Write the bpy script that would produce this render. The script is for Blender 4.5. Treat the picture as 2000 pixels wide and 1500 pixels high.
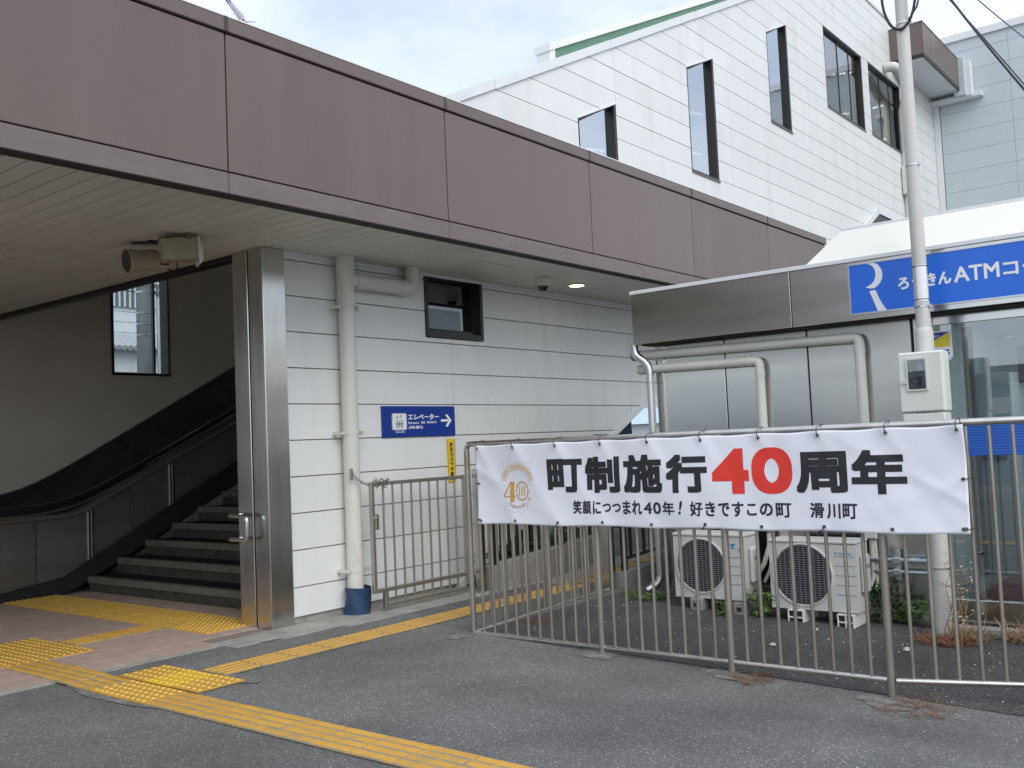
import bpy, bmesh, math, random
from mathutils import Vector, Matrix
random.seed(7)
S = bpy.context.scene
for o in list(bpy.data.objects): bpy.data.objects.remove(o)
C = S.collection
rad = math.radians
# ------------------------------------------------------------------ camera
F, YAW, PITCH, ROLL = 1898.33, 0.6713009, 0.0604232, -0.0439299
fw = Vector((math.cos(YAW)*math.cos(PITCH), math.sin(YAW)*math.cos(PITCH), math.sin(PITCH)))
r0 = fw.cross(Vector((0, 0, 1))).normalized(); u0 = r0.cross(fw)
cr, sr = math.cos(ROLL), math.sin(ROLL)
rt = cr*r0 + sr*u0; up = -sr*r0 + cr*u0
cam = bpy.data.cameras.new('camera'); co = bpy.data.objects.new('camera', cam); C.objects.link(co)
M = Matrix((rt, up, -fw)).transposed().to_4x4(); M.translation = (0, 0, 1.5)
co.matrix_world = M
cam.sensor_width = 36; cam.lens = 36*F/2000; cam.clip_start = 0.05; cam.clip_end = 3000
S.camera = co
# ------------------------------------------------------------------ world, sun, exposure
SUN = Vector((-0.40, -0.80, 0.80)).normalized()
w = bpy.data.worlds.new('World'); S.world = w; w.use_nodes = True
nt = w.node_tree; nt.nodes.clear()
N = nt.nodes.new; L = nt.links.new
sky = N('ShaderNodeTexSky'); sky.sky_type = 'NISHITA'; sky.sun_disc = False
sky.sun_elevation = math.asin(SUN.z); sky.sun_rotation = math.atan2(SUN.x, SUN.y)
sky.dust_density = 1.5; sky.air_density = 1.0
tc = N('ShaderNodeTexCoord'); mp = N('ShaderNodeMapping'); mp.inputs['Scale'].default_value = (1.0, 1.0, 2.2)
mp.inputs['Location'].default_value = (0.35, 0.1, 0.2)
nz = N('ShaderNodeTexNoise'); nz.inputs['Scale'].default_value = 2.6; nz.inputs['Detail'].default_value = 7; nz.inputs['Roughness'].default_value = 0.55
rp = N('ShaderNodeValToRGB'); rp.color_ramp.elements[0].position = 0.33; rp.color_ramp.elements[1].position = 0.66
rp.color_ramp.elements[0].color = (0.46, 0.46, 0.46, 1); rp.color_ramp.elements[1].color = (0.97, 0.97, 0.97, 1)
mx = N('ShaderNodeMix'); mx.data_type = 'RGBA'
mx.inputs['B'].default_value = (6.1, 6.55, 7.3, 1)
bg = N('ShaderNodeBackground'); bg.inputs['Strength'].default_value = 0.1
ow = N('ShaderNodeOutputWorld')
L(tc.outputs['Generated'], mp.inputs['Vector']); L(mp.outputs[0], nz.inputs['Vector']); L(nz.outputs['Fac'], rp.inputs[0])
L(rp.outputs[0], mx.inputs['Factor']); L(sky.outputs[0], mx.inputs['A']); L(mx.outputs['Result'], bg.inputs[0]); L(bg.outputs[0], ow.inputs[0])
sl = bpy.data.lights.new('sun', 'SUN'); sl.energy = 0.85; sl.angle = rad(45); sl.color = (1, 0.97, 0.92)
so = bpy.data.objects.new('sun', sl); C.objects.link(so); so.rotation_euler = SUN.to_track_quat('Z', 'Y').to_euler(); so.location = (0, -20, 30)
vs = S.view_settings; vs.view_transform = 'Standard'; vs.look = 'None'; vs.gamma = 1; vs.use_curve_mapping = False; vs.exposure = 0.93

# ------------------------------------------------------------------ materials
def mat(name, col, rough=0.6, metal=0.0, var=0.12, scale=3.0, stretch=(1, 1, 1), bump=0.0, bscale=60, pervar=0.0, spec=0.5, dirt=None, dscale=1.2, dlo=0.55, dhi=0.75, rvar=0.0, coat=0.0):
    m = bpy.data.materials.new(name); m.use_nodes = True
    t = m.node_tree; n = t.nodes.new; l = t.links.new
    b = t.nodes['Principled BSDF']
    b.inputs['Roughness'].default_value = rough; b.inputs['Metallic'].default_value = metal
    b.inputs['Specular IOR Level'].default_value = spec
    b.inputs['Coat Weight'].default_value = coat
    g = n('ShaderNodeNewGeometry'); mp = n('ShaderNodeMapping'); mp.inputs['Scale'].default_value = stretch
    l(g.outputs['Position'], mp.inputs['Vector'])
    nz = n('ShaderNodeTexNoise'); nz.inputs['Scale'].default_value = scale; nz.inputs['Detail'].default_value = 6; nz.inputs['Roughness'].default_value = 0.6
    l(mp.outputs[0], nz.inputs['Vector'])
    r = n('ShaderNodeMapRange'); r.inputs['From Min'].default_value = 0.3; r.inputs['From Max'].default_value = 0.7
    r.inputs['To Min'].default_value = 1-var; r.inputs['To Max'].default_value = 1+var
    l(nz.outputs['Fac'], r.inputs['Value'])
    v = r.outputs[0]
    if pervar:
        oi = n('ShaderNodeObjectInfo'); r2 = n('ShaderNodeMapRange'); r2.inputs['To Min'].default_value = 1-pervar; r2.inputs['To Max'].default_value = 1+pervar
        l(oi.outputs['Random'], r2.inputs['Value']); mu = n('ShaderNodeMath'); mu.operation = 'MULTIPLY'
        l(v, mu.inputs[0]); l(r2.outputs[0], mu.inputs[1]); v = mu.outputs[0]
    hs = n('ShaderNodeVectorMath'); hs.operation = 'SCALE'; hs.inputs[0].default_value = col; l(v, hs.inputs['Scale'])
    out = hs.outputs[0]
    if dirt:
        nz2 = n('ShaderNodeTexNoise'); nz2.inputs['Scale'].default_value = dscale; nz2.inputs['Detail'].default_value = 8; nz2.inputs['Roughness'].default_value = 0.65
        l(mp.outputs[0], nz2.inputs['Vector'])
        r3 = n('ShaderNodeMapRange'); r3.inputs['From Min'].default_value = dlo; r3.inputs['From Max'].default_value = dhi
        l(nz2.outputs['Fac'], r3.inputs['Value'])
        mx = n('ShaderNodeMix'); mx.data_type = 'RGBA'; mx.inputs['B'].default_value = (*dirt, 1)
        l(r3.outputs[0], mx.inputs['Factor']); l(out, mx.inputs['A']); out = mx.outputs['Result']
    l(out, b.inputs['Base Color'])
    if rvar:
        r4 = n('ShaderNodeMapRange'); r4.inputs['From Min'].default_value = 0.3; r4.inputs['From Max'].default_value = 0.7
        r4.inputs['To Min'].default_value = rough-rvar; r4.inputs['To Max'].default_value = rough+rvar
        l(nz.outputs['Fac'], r4.inputs['Value']); l(r4.outputs[0], b.inputs['Roughness'])
    if bump:
        nb = n('ShaderNodeTexNoise'); nb.inputs['Scale'].default_value = bscale; nb.inputs['Detail'].default_value = 5
        l(mp.outputs[0], nb.inputs['Vector'])
        bp = n('ShaderNodeBump'); bp.inputs['Strength'].default_value = bump; bp.inputs['Distance'].default_value = 0.01
        l(nb.outputs['Fac'], bp.inputs['Height']); l(bp.outputs[0], b.inputs['Normal'])
    return m

def asphalt(name, lo, hi, speck, tint=(1, 1.0, 1.02)):
    m = bpy.data.materials.new(name); m.use_nodes = True
    t = m.node_tree; n = t.nodes.new; l = t.links.new; b = t.nodes['Principled BSDF']
    b.inputs['Roughness'].default_value = 0.85; b.inputs['Specular IOR Level'].default_value = 0.3
    g = n('ShaderNodeNewGeometry')
    vo = n('ShaderNodeTexVoronoi'); vo.inputs['Scale'].default_value = 135; l(g.outputs['Position'], vo.inputs['Vector'])
    sx = n('ShaderNodeSeparateColor'); l(vo.outputs['Color'], sx.inputs[0])
    rp = n('ShaderNodeValToRGB'); e = rp.color_ramp.elements
    e[0].position = 0.0; e[0].color = (lo, lo, lo, 1); e[1].position = 0.8; e[1].color = (hi, hi, hi, 1)
    e2 = e.new(0.90); e2.color = (hi*1.25,)*3+(1,); e3 = e.new(0.99); e3.color = (speck*1.3,)*3+(1,)
    l(sx.outputs[0], rp.inputs[0])
    nz = n('ShaderNodeTexNoise'); nz.inputs['Scale'].default_value = 0.9; nz.inputs['Detail'].default_value = 9; nz.inputs['Roughness'].default_value = 0.62
    l(g.outputs['Position'], nz.inputs['Vector'])
    r = n('ShaderNodeMapRange'); r.inputs['From Min'].default_value = 0.3; r.inputs['From Max'].default_value = 0.7; r.inputs['To Min'].default_value = 0.72; r.inputs['To Max'].default_value = 1.25
    l(nz.outputs['Fac'], r.inputs['Value'])
    nl = n('ShaderNodeTexNoise'); nl.inputs['Scale'].default_value = 0.35; nl.inputs['Detail'].default_value = 4; nl.inputs['Distortion'].default_value = 0.8
    l(g.outputs['Position'], nl.inputs['Vector'])
    rl = n('ShaderNodeMapRange'); rl.inputs['From Min'].default_value = 0.35; rl.inputs['From Max'].default_value = 0.65; rl.inputs['To Min'].default_value = 0.82; rl.inputs['To Max'].default_value = 1.12
    l(nl.outputs['Fac'], rl.inputs['Value'])
    ml = n('ShaderNodeMath'); ml.operation = 'MULTIPLY'; l(r.outputs[0], ml.inputs[0]); l(rl.outputs[0], ml.inputs[1])
    sc = n('ShaderNodeVectorMath'); sc.operation = 'SCALE'; l(rp.outputs[0], sc.inputs[0]); l(ml.outputs[0], sc.inputs['Scale'])
    mu = n('ShaderNodeVectorMath'); mu.operation = 'MULTIPLY'; mu.inputs[1].default_value = tint; l(sc.outputs[0], mu.inputs[0])
    l(mu.outputs[0], b.inputs['Base Color'])
    bp = n('ShaderNodeBump'); bp.inputs['Strength'].default_value = 0.6; bp.inputs['Distance'].default_value = 0.006
    l(vo.outputs['Distance'], bp.inputs['Height']); l(bp.outputs[0], b.inputs['Normal'])
    return m

def glass(name, tint=(0.75, 0.8, 0.8), refl=0.25, rough=0.0, gcol=(1, 1, 1)):
    m = bpy.data.materials.new(name); m.use_nodes = True
    t = m.node_tree; n = t.nodes.new; l = t.links.new; t.nodes.clear()
    o = n('ShaderNodeOutputMaterial'); tr = n('ShaderNodeBsdfTransparent'); tr.inputs[0].default_value = (*tint, 1)
    gl = n('ShaderNodeBsdfGlossy'); gl.inputs['Roughness'].default_value = rough; gl.inputs[0].default_value = (*gcol, 1)
    fr = n('ShaderNodeLayerWeight'); fr.inputs['Blend'].default_value = 0.35
    mr = n('ShaderNodeMapRange'); mr.inputs['To Min'].default_value = refl; mr.inputs['To Max'].default_value = 0.95
    l(fr.outputs['Fresnel'], mr.inputs['Value'])
    mx = n('ShaderNodeMixShader'); l(mr.outputs[0], mx.inputs[0]); l(tr.outputs[0], mx.inputs[1]); l(gl.outputs[0], mx.inputs[2]); l(mx.outputs[0], o.inputs[0])
    return m

def emit(name, col, s):
    m = bpy.data.materials.new(name); m.use_nodes = True
    b = m.node_tree.nodes['Principled BSDF']; b.inputs['Emission Color'].default_value = (*col, 1); b.inputs['Emission Strength'].default_value = s
    b.inputs['Base Color'].default_value = (*col, 1)
    return m

X = {}
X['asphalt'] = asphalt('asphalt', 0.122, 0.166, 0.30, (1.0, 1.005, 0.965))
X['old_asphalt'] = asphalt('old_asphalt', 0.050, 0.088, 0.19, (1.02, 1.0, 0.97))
X['brown'] = mat('brown_panel_paint', (0.146, 0.110, 0.098), 0.40, 0, 0.03, 2.0, (1.2, 0.6, 0.14), pervar=0.05, dirt=(0.160, 0.124, 0.111), dscale=2.2, dlo=0.48, dhi=0.78)
X['brown_trim'] = mat('brown_trim_paint', (0.160, 0.130, 0.124), 0.5, 0, 0.1, 6.0, (0.5, 1, 2), pervar=0.02, dirt=(0.20, 0.17, 0.165), dscale=9, dlo=0.56, dhi=0.8)
X['joint_brown'] = mat('dark_brown_joint', (0.06, 0.047, 0.043), 0.6)
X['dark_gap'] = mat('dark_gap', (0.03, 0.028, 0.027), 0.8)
X['joint'] = mat('joint_backing', (0.31, 0.275, 0.265), 0.8)
X['soffit'] = mat('soffit_slat_paint', (0.65, 0.65, 0.59), 0.40, 0, 0.06, 1.6, (0.6, 0.6, 1), pervar=0.035, dirt=(0.54, 0.53, 0.47), dscale=1.1, dlo=0.5, dhi=0.85)
X['siding'] = mat('white_cladding', (0.725, 0.742, 0.728), 0.45, 0, 0.03, 2.0, (1.3, 1.3, 0.22), pervar=0.03, dirt=(0.62, 0.615, 0.575), dscale=2.6, dlo=0.53, dhi=0.80, bump=0.03, bscale=250)
X['white_trim'] = mat('white_trim', (0.72, 0.74, 0.76), 0.45, 0, 0.04)
X['grey_clad'] = mat('grey_cladding', (0.50, 0.56, 0.59), 0.5, 0, 0.03, 2, pervar=0.015)
X['green'] = mat('green_fascia', (0.10, 0.22, 0.15), 0.5, 0, 0.08)
X['steel'] = mat('brushed_steel', (0.54, 0.535, 0.51), 0.20, 1.0, 0.06, 5.0, (3, 3, 0.3), rvar=0.035, pervar=0.03)
X['steel_h'] = mat('brushed_steel_sheet', (0.60, 0.605, 0.59), 0.16, 1.0, 0.04, 2.0, (0.3, 0.3, 3), rvar=0.03, pervar=0.04)
X['steel_rail'] = mat('rail_steel', (0.60, 0.58, 0.54), 0.30, 1.0, 0.10, 8.0, (1, 1, 0.6), rvar=0.06)
X['picket'] = mat('picket_steel', (0.40, 0.37, 0.325), 0.42, 0.85, 0.12, 5.0, (1, 1, 0.5), pervar=0.05, dirt=(0.27, 0.19, 0.10), dscale=3.2, dlo=0.6, dhi=0.8)
X['chrome'] = mat('chrome_pipe', (0.62, 0.63, 0.64), 0.25, 1.0, 0.05, 8)
X['pvc'] = mat('cream_pvc', (0.63, 0.63, 0.58), 0.45, 0, 0.05, 2.5, (1, 1, 0.4), dirt=(0.52, 0.52, 0.47), dscale=5, dlo=0.58, dhi=0.8)
X['pvc_grey'] = mat('weathered_pole_paint', (0.56, 0.555, 0.525), 0.55, 0, 0.06, 2.5, (1, 1, 0.3), dirt=(0.42, 0.41, 0.38), dscale=4, dlo=0.58, dhi=0.82)
X['cream'] = mat('cream_plastic', (0.70, 0.71, 0.66), 0.4, 0, 0.03, 2)
X['roof_cream'] = mat('cream_roof_sheet', (0.78, 0.77, 0.71), 0.5, 0, 0.03, 1.5)
X['floor_tile'] = mat('pink_floor_tile', (0.50, 0.375, 0.315), 0.5, 0, 0.13, 5, (2.5, 1, 1), pervar=0.06, dirt=(0.40, 0.33, 0.29), dscale=3.0, dlo=0.45, dhi=0.7)
X['grout'] = mat('tile_grout', (0.24, 0.19, 0.17), 0.9)
X['concrete'] = mat('concrete', (0.33, 0.325, 0.30), 0.85, 0, 0.16, 3.5, bump=0.3, bscale=70, pervar=0.05, dirt=(0.20, 0.20, 0.185), dscale=4, dlo=0.5, dhi=0.75)
X['cement'] = mat('cement_smear', (0.21, 0.205, 0.19), 0.9, 0, 0.3, 9, bump=0.4, bscale=50, dirt=(0.11, 0.11, 0.107), dscale=11, dlo=0.42, dhi=0.62)
X['block'] = mat('concrete_block', (0.27, 0.265, 0.245), 0.9, 0, 0.15, 14, bump=0.3, bscale=120)
X['white_block'] = mat('white_plastic_block', (0.72, 0.72, 0.69), 0.6, 0, 0.06, 14)
X['yellow'] = mat('tactile_yellow', (0.61, 0.335, 0.052), 0.6, 0, 0.08, 6, pervar=0.05, dirt=(0.40, 0.28, 0.10), dscale=7, dlo=0.52, dhi=0.72, bump=0.1, bscale=120)
X['bright_yellow'] = mat('new_tactile_yellow', (0.76, 0.50, 0.03), 0.5, 0, 0.05, 6)
X['dot_yellow'] = mat('worn_dot_yellow', (0.74, 0.50, 0.12), 0.55, 0, 0.08, 6)
X['wornyellow'] = mat('worn_groove_yellow', (0.42, 0.29, 0.10), 0.7, 0, 0.15, 9, dirt=(0.27, 0.245, 0.19), dscale=8, dlo=0.42, dhi=0.60)
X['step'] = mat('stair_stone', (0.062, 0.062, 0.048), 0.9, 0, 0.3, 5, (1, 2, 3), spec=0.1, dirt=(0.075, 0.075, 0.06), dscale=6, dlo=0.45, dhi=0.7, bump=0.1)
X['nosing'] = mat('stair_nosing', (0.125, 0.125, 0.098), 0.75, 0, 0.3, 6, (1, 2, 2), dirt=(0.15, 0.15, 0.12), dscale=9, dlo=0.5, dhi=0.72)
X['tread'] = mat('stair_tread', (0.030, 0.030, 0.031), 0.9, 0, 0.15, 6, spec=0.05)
X['hall_wall'] = mat('hall_wall_paint', (0.63, 0.61, 0.545), 0.7, 0, 0.05, 1.0, dirt=(0.57, 0.55, 0.49), dscale=0.9, dlo=0.45, dhi=0.75)
X['dark_int'] = mat('dark_interior', (0.10, 0.10, 0.095), 0.7)
X['blackgloss'] = mat('black_gloss_panel', (0.012, 0.014, 0.020), 0.22, 0, 0.2, 2, spec=0.9)
X['darkmirror'] = mat('dark_polished_deck', (0.20, 0.23, 0.30), 0.26, 1.0, 0.1, 2, rvar=0.05)
X['rubber'] = mat('black_rubber', (0.012, 0.012, 0.012), 0.35)
X['dark_steel'] = mat('escalator_steel', (0.30, 0.30, 0.285), 0.38, 0.8, 0.1, 3, (0.5, 0.5, 2), pervar=0.06, rvar=0.05)
X['blackpaint'] = mat('black_paint', (0.012, 0.012, 0.013), 0.4)
X['frame'] = mat('bronze_window_frame', (0.030, 0.026, 0.025), 0.4, 0.3)
X['blue_cloth'] = mat('blue_vinyl_wrap', (0.016, 0.045, 0.115), 0.55, 0, 0.2, 8, bump=0.5, bscale=16)
X['sign_blue'] = mat('navy_sign', (0.003, 0.035, 0.26), 0.4, 0, 0.03)
X['shop_blue'] = mat('shop_sign_blue', (0.018, 0.145, 0.68), 0.3, 0, 0.03)
X['print_white'] = mat('print_white', (0.80, 0.82, 0.84), 0.5, 0, 0.01)
X['print_black'] = mat('print_black', (0.022, 0.022, 0.026), 0.55, 0, 0.05)
X['print_purple'] = mat('print_dark_purple', (0.030, 0.020, 0.050), 0.55, 0, 0.05)
X['print_red'] = mat('print_red', (0.76, 0.045, 0.030), 0.5, 0, 0.03)
X['print_gold'] = mat('print_gold', (0.62, 0.36, 0.07), 0.55, 0, 0.05)
X['print_goldline'] = mat('print_gold_line', (0.50, 0.36, 0.20), 0.55, 0, 0.05)
X['ribbon'] = mat('print_ribbon_cream', (0.78, 0.70, 0.58), 0.6, 0, 0.02)
X['logo_blue'] = mat('logo_blue', (0.03, 0.30, 0.62), 0.5)
X['logo_green'] = mat('logo_green', (0.20, 0.32, 0.10), 0.5)
X['sticker_yellow'] = mat('sticker_yellow', (0.66, 0.55, 0.03), 0.5)
X['sign_yellow'] = mat('sign_yellow', (0.78, 0.53, 0.02), 0.5, 0, 0.03)
X['sticker_blue'] = mat('sticker_blue', (0.035, 0.035, 0.30), 0.5)
X['film_blue'] = mat('window_film_blue', (0.015, 0.10, 0.50), 0.35)
X['film_line'] = mat('window_film_line', (0.06, 0.20, 0.62), 0.35)
X['ac_white'] = mat('ac_casing', (0.58, 0.585, 0.565), 0.5, 0, 0.03, 3, dirt=(0.47, 0.47, 0.44), dscale=3, dlo=0.55, dhi=0.8)
X['ac_dark'] = mat('ac_inside', (0.012, 0.012, 0.024), 0.6)
X['ac_wire'] = mat('ac_guard_wire', (0.27, 0.27, 0.29), 0.5)
X['hose'] = mat('taped_hose', (0.55, 0.53, 0.47), 0.75, 0, 0.12, 20, bump=0.5, bscale=30)
X['galv'] = mat('galvanised_conduit', (0.42, 0.50, 0.54), 0.45, 0.8, 0.12, 12)
X['leaf'] = mat('weed_leaf', (0.10, 0.19, 0.045), 0.6, 0, 0.35, 9, pervar=0.15)
X['leafdark'] = mat('dark_leaf', (0.035, 0.075, 0.022), 0.6, 0, 0.35, 9, pervar=0.15)
X['stem'] = mat('weed_stem', (0.12, 0.16, 0.05), 0.7)
X['dry'] = mat('dry_grass', (0.30, 0.20, 0.10), 0.85, 0, 0.3, 20)
X['dryred'] = mat('dry_reddish_grass', (0.22, 0.105, 0.055), 0.9, 0, 0.3, 20)
X['drypale'] = mat('dry_pale_stalk', (0.48, 0.42, 0.30), 0.85, 0, 0.2, 20)
X['pebble'] = mat('pale_pebble', (0.5, 0.49, 0.46), 0.85, 0, 0.2, 30)
X['cable'] = mat('cable_black', (0.02, 0.018, 0.025), 0.5)
X['cable_violet'] = mat('cable_violet_grey', (0.08, 0.07, 0.16), 0.5)
X['insul'] = mat('insulator_white', (0.55, 0.53, 0.60), 0.3)
X['speaker'] = mat('beige_housing', (0.33, 0.29, 0.20), 0.55, 0, 0.12, 6)
X['speaker_w'] = mat('pale_housing', (0.62, 0.62, 0.57), 0.5, 0, 0.05, 6)
X['rust'] = mat('rusty_bolt', (0.20, 0.14, 0.09), 0.8, 0.2, 0.2, 20)
X['chain'] = mat('chain_steel', (0.30, 0.29, 0.28), 0.45, 1.0)
X['mat_red'] = mat('dark_red_mat', (0.13, 0.018, 0.028), 0.9, 0, 0.2, 60)
X['int_teal'] = mat('booth_interior_wall', (0.50, 0.56, 0.57), 0.6, 0, 0.05)
X['int_dark'] = mat('booth_machine_grey', (0.16, 0.20, 0.21), 0.5, 0, 0.05)
X['poster'] = mat('poster_paper', (0.42, 0.45, 0.33), 0.7, 0, 0.2, 12)
X['utilconc'] = mat('utility_pole_concrete', (0.20, 0.21, 0.21), 0.85, 0, 0.15, 5, bump=0.2)
X['house_wall'] = mat('house_wall_white', (0.78, 0.80, 0.82), 0.6, 0, 0.03)
X['roof_tile'] = mat('grey_roof_tile', (0.55, 0.56, 0.57), 0.5, 0, 0.12, 8, pervar=0.1)
X['dark_wood'] = mat('dark_weathered_board', (0.10, 0.10, 0.10), 0.8, 0, 0.2, 8)
X['soil'] = mat('dark_soil', (0.05, 0.045, 0.035), 0.95, 0, 0.4, 6, bump=0.6, bscale=30)
X['booth_fill'] = emit('booth_fill_glow', (0.95, 0.98, 1.0), 11)  # glow of the fill panel added inside the booth
X['tube'] = emit('lit_fluorescent_tube', (1.0, 0.98, 0.85), 10)
X['lamp'] = emit('lit_downlight', (1.0, 0.85, 0.5), 2.5)
X['frost'] = mat('frosted_film', (0.24, 0.30, 0.33), 0.5, 0, 0.1, 30)
X['glass'] = glass('window_glass', (0.55, 0.60, 0.62), 0.30, 0.02)
X['dark_glass'] = glass('dark_window_glass', (0.10, 0.13, 0.14), 0.08, 0.02)
X['sky_glass'] = glass('sky_reflecting_glass', (0.45, 0.50, 0.52), 0.60, 0.01, (0.86, 0.9, 0.95))
X['shop_glass'] = glass('shop_glass', (0.70, 0.77, 0.79), 0.13, 0.0)
X['clear_glass'] = glass('clear_glass', (0.85, 0.9, 0.92), 0.05)
X['green_sign'] = mat('green_board', (0.10, 0.30, 0.06), 0.5)
X['navy_board'] = mat('navy_board', (0.012, 0.02, 0.12), 0.5)

def cloth_mat():
    m = mat('banner_cloth', (0.80, 0.815, 0.90), 0.62, 0, 0.015, 4, spec=0.35)
    b = m.node_tree.nodes['Principled BSDF']
    b.inputs['Sheen Weight'].default_value = 0.15
    return m
X['cloth'] = cloth_mat()

# ------------------------------------------------------------------ helpers
def tag(o, label=None, cat=None, group=None, kind=None):
    if label: o['label'] = label
    if cat: o['category'] = cat
    if group: o['group'] = group
    if kind: o['kind'] = kind
    return o
def empty(name, loc=(0, 0, 0), label=None, cat=None, group=None, kind=None):
    o = bpy.data.objects.new(name, None); C.objects.link(o); o.location = loc; o.empty_display_size = 0.1
    return tag(o, label, cat, group, kind)
class MB:
    def __init__(s): s.v = []; s.f = []
    def add(s, v, f):
        k = len(s.v); s.v += [tuple(p) for p in v]; s.f += [tuple(i+k for i in q) for q in f]; return s
    def box(s, x0, x1, y0, y1, z0, z1, c=0.0):
        if x0 > x1: x0, x1 = x1, x0
        if y0 > y1: y0, y1 = y1, y0
        if z0 > z1: z0, z1 = z1, z0
        if c <= 0:
            v = [(x, y, z) for z in (z0, z1) for y in (y0, y1) for x in (x0, x1)]
            return s.add(v, [(0, 2, 3, 1), (4, 5, 7, 6), (0, 1, 5, 4), (2, 6, 7, 3), (0, 4, 6, 2), (1, 3, 7, 5)])
        c = min(c, (x1-x0)*.45, (y1-y0)*.45, (z1-z0)*.45)
        lo, hi = (x0, y0, z0), (x1, y1, z1); v = []; ix = {}
        for sx in (0, 1):
            for sy in (0, 1):
                for sz in (0, 1):
                    sg = (sx, sy, sz)
                    for a in range(3):
                        p = [(hi[k] if sg[k] else lo[k]) for k in range(3)]
                        for k in range(3):
                            if k != a: p[k] += -c if sg[k] else c
                        ix[(sg, a)] = len(v); v.append(tuple(p))
        f = []
        for a in range(3):
            b, d = (a+1) % 3, (a+2) % 3
            for t in (0, 1):
                q = []
                for (i, j) in ((0, 0), (1, 0), (1, 1), (0, 1)):
                    g = [0, 0, 0]; g[a] = t; g[b] = i; g[d] = j; q.append(ix[(tuple(g), a)])
                f.append(q if t else q[::-1])
            for i in (0, 1):
                for j in (0, 1):
                    g0 = [0, 0, 0]; g0[b] = i; g0[d] = j; g1 = list(g0); g1[a] = 1
                    q = [ix[(tuple(g0), b)], ix[(tuple(g1), b)], ix[(tuple(g1), d)], ix[(tuple(g0), d)]]
                    f.append(q)
        for sg in [(a, b, d) for a in (0, 1) for b in (0, 1) for d in (0, 1)]:
            f.append([ix[(sg, 0)], ix[(sg, 1)], ix[(sg, 2)]])
        return s.add(v, f)
    def prism(s, pts, axis, a0, a1):
        # convex or simple polygon pts in the two other axes (cyclic order), extruded along axis
        o = {'x': (1, 2), 'y': (0, 2), 'z': (0, 1)}[axis]; k = 'xyz'.index(axis); n = len(pts); v = []
        for a in (a0, a1):
            for p in pts:
                q = [0, 0, 0]; q[k] = a; q[o[0]] = p[0]; q[o[1]] = p[1]; v.append(tuple(q))
        f = [tuple(range(n))[::-1], tuple(range(n, 2*n))] + [(i, (i+1) % n, n+(i+1) % n, n+i) for i in range(n)]
        return s.add(v, f)
    def tube(s, path, r, n=10, cap=True, closed=False):
        P = [Vector(p) for p in path]; R = r if isinstance(r, (list, tuple)) else [r]*len(P)
        m = len(P); t = []
        for i in range(m):
            a = P[i-1] if (i > 0 or closed) else P[i]; b = P[(i+1) % m] if (i < m-1 or closed) else P[i]
            t.append((b-a).normalized())
        u = t[0].orthogonal().normalized(); base = len(s.v)
        for i in range(m):
            u = (u - t[i]*u.dot(t[i]))
            u = u.normalized() if u.length > 1e-6 else t[i].orthogonal().normalized()
            w_ = t[i].cross(u)
            for k in range(n):
                a = 2*math.pi*k/n; s.v.append(tuple(P[i]+(u*math.cos(a)+w_*math.sin(a))*R[i]))
        for i in range(m if closed else m-1):
            j = (i+1) % m
            for k in range(n):
                s.f.append((base+i*n+k, base+i*n+(k+1) % n, base+j*n+(k+1) % n, base+j*n+k))
        if cap and not closed:
            s.f.append(tuple(base+k for k in range(n))[::-1]); s.f.append(tuple(base+(m-1)*n+k for k in range(n)))
        return s
    def cyl(s, a, b, r, n=12, r2=None):
        return s.tube([a, b], [r, r if r2 is None else r2], n)
    def lathe(s, prof, c, axis='z', n=20):
        # prof: (radius, height) list, around axis through c
        base = len(s.v); c = Vector(c)
        ax = {'x': (Vector((0, 1, 0)), Vector((0, 0, 1)), Vector((1, 0, 0))), 'y': (Vector((0, 0, 1)), Vector((1, 0, 0)), Vector((0, 1, 0))), 'z': (Vector((1, 0, 0)), Vector((0, 1, 0)), Vector((0, 0, 1)))}[axis]
        for (r, h) in prof:
            for k in range(n):
                a = 2*math.pi*k/n; s.v.append(tuple(c+ax[0]*r*math.cos(a)+ax[1]*r*math.sin(a)+ax[2]*h))
        for i in range(len(prof)-1):
            for k in range(n):
                s.f.append((base+i*n+k, base+i*n+(k+1) % n, base+(i+1)*n+(k+1) % n, base+(i+1)*n+k))
        s.f.append(tuple(base+k for k in range(n))[::-1]); s.f.append(tuple(base+(len(prof)-1)*n+k for k in range(n)))
        return s
    def mesh(s, name, m, smooth=False, fix=True):
        me = bpy.data.meshes.new(name); me.from_pydata(s.v, [], s.f)
        if m: me.materials.append(X[m] if isinstance(m, str) else m)
        if fix:
            bm = bmesh.new(); bm.from_mesh(me); bmesh.ops.recalc_face_normals(bm, faces=bm.faces); bm.to_mesh(me); bm.free()
        if smooth:
            me.shade_smooth() if hasattr(me, 'shade_smooth') else None
            try: me.set_sharp_from_angle(angle=rad(38))
            except Exception: pass
        me.update(); return me
    def build(s, name, m, parent=None, smooth=False, fix=True, **k):
        return place(name, s.mesh(name, m, smooth, fix), parent, **k)
def place(name, me, parent=None, loc=(0, 0, 0), rot=(0, 0, 0), **k):
    o = bpy.data.objects.new(name, me); C.objects.link(o)
    if parent is not None:
        o.parent = parent
        o.location = Vector(loc) - (Vector(wloc(parent)))
    else: o.location = loc
    o.rotation_euler = rot
    return tag(o, **k)
def wloc(o):
    v = Vector(o.location)
    while o.parent is not None: o = o.parent; v += Vector(o.location)
    return v
def elbow(pts, R=0.06, seg=6):
    # round the corners of a polyline
    P = [Vector(p) for p in pts]; out = [P[0]]
    for i in range(1, len(P)-1):
        a = (P[i-1]-P[i]); b = (P[i+1]-P[i]); r = min(R, a.length*.49, b.length*.49); a.normalize(); b.normalize()
        p, q = P[i]+a*r, P[i]+b*r
        for k in range(seg+1):
            t = k/seg; out.append(p*(1-t)**2+P[i]*2*t*(1-t)+q*t*t)
    out.append(P[-1]); return out
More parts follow.
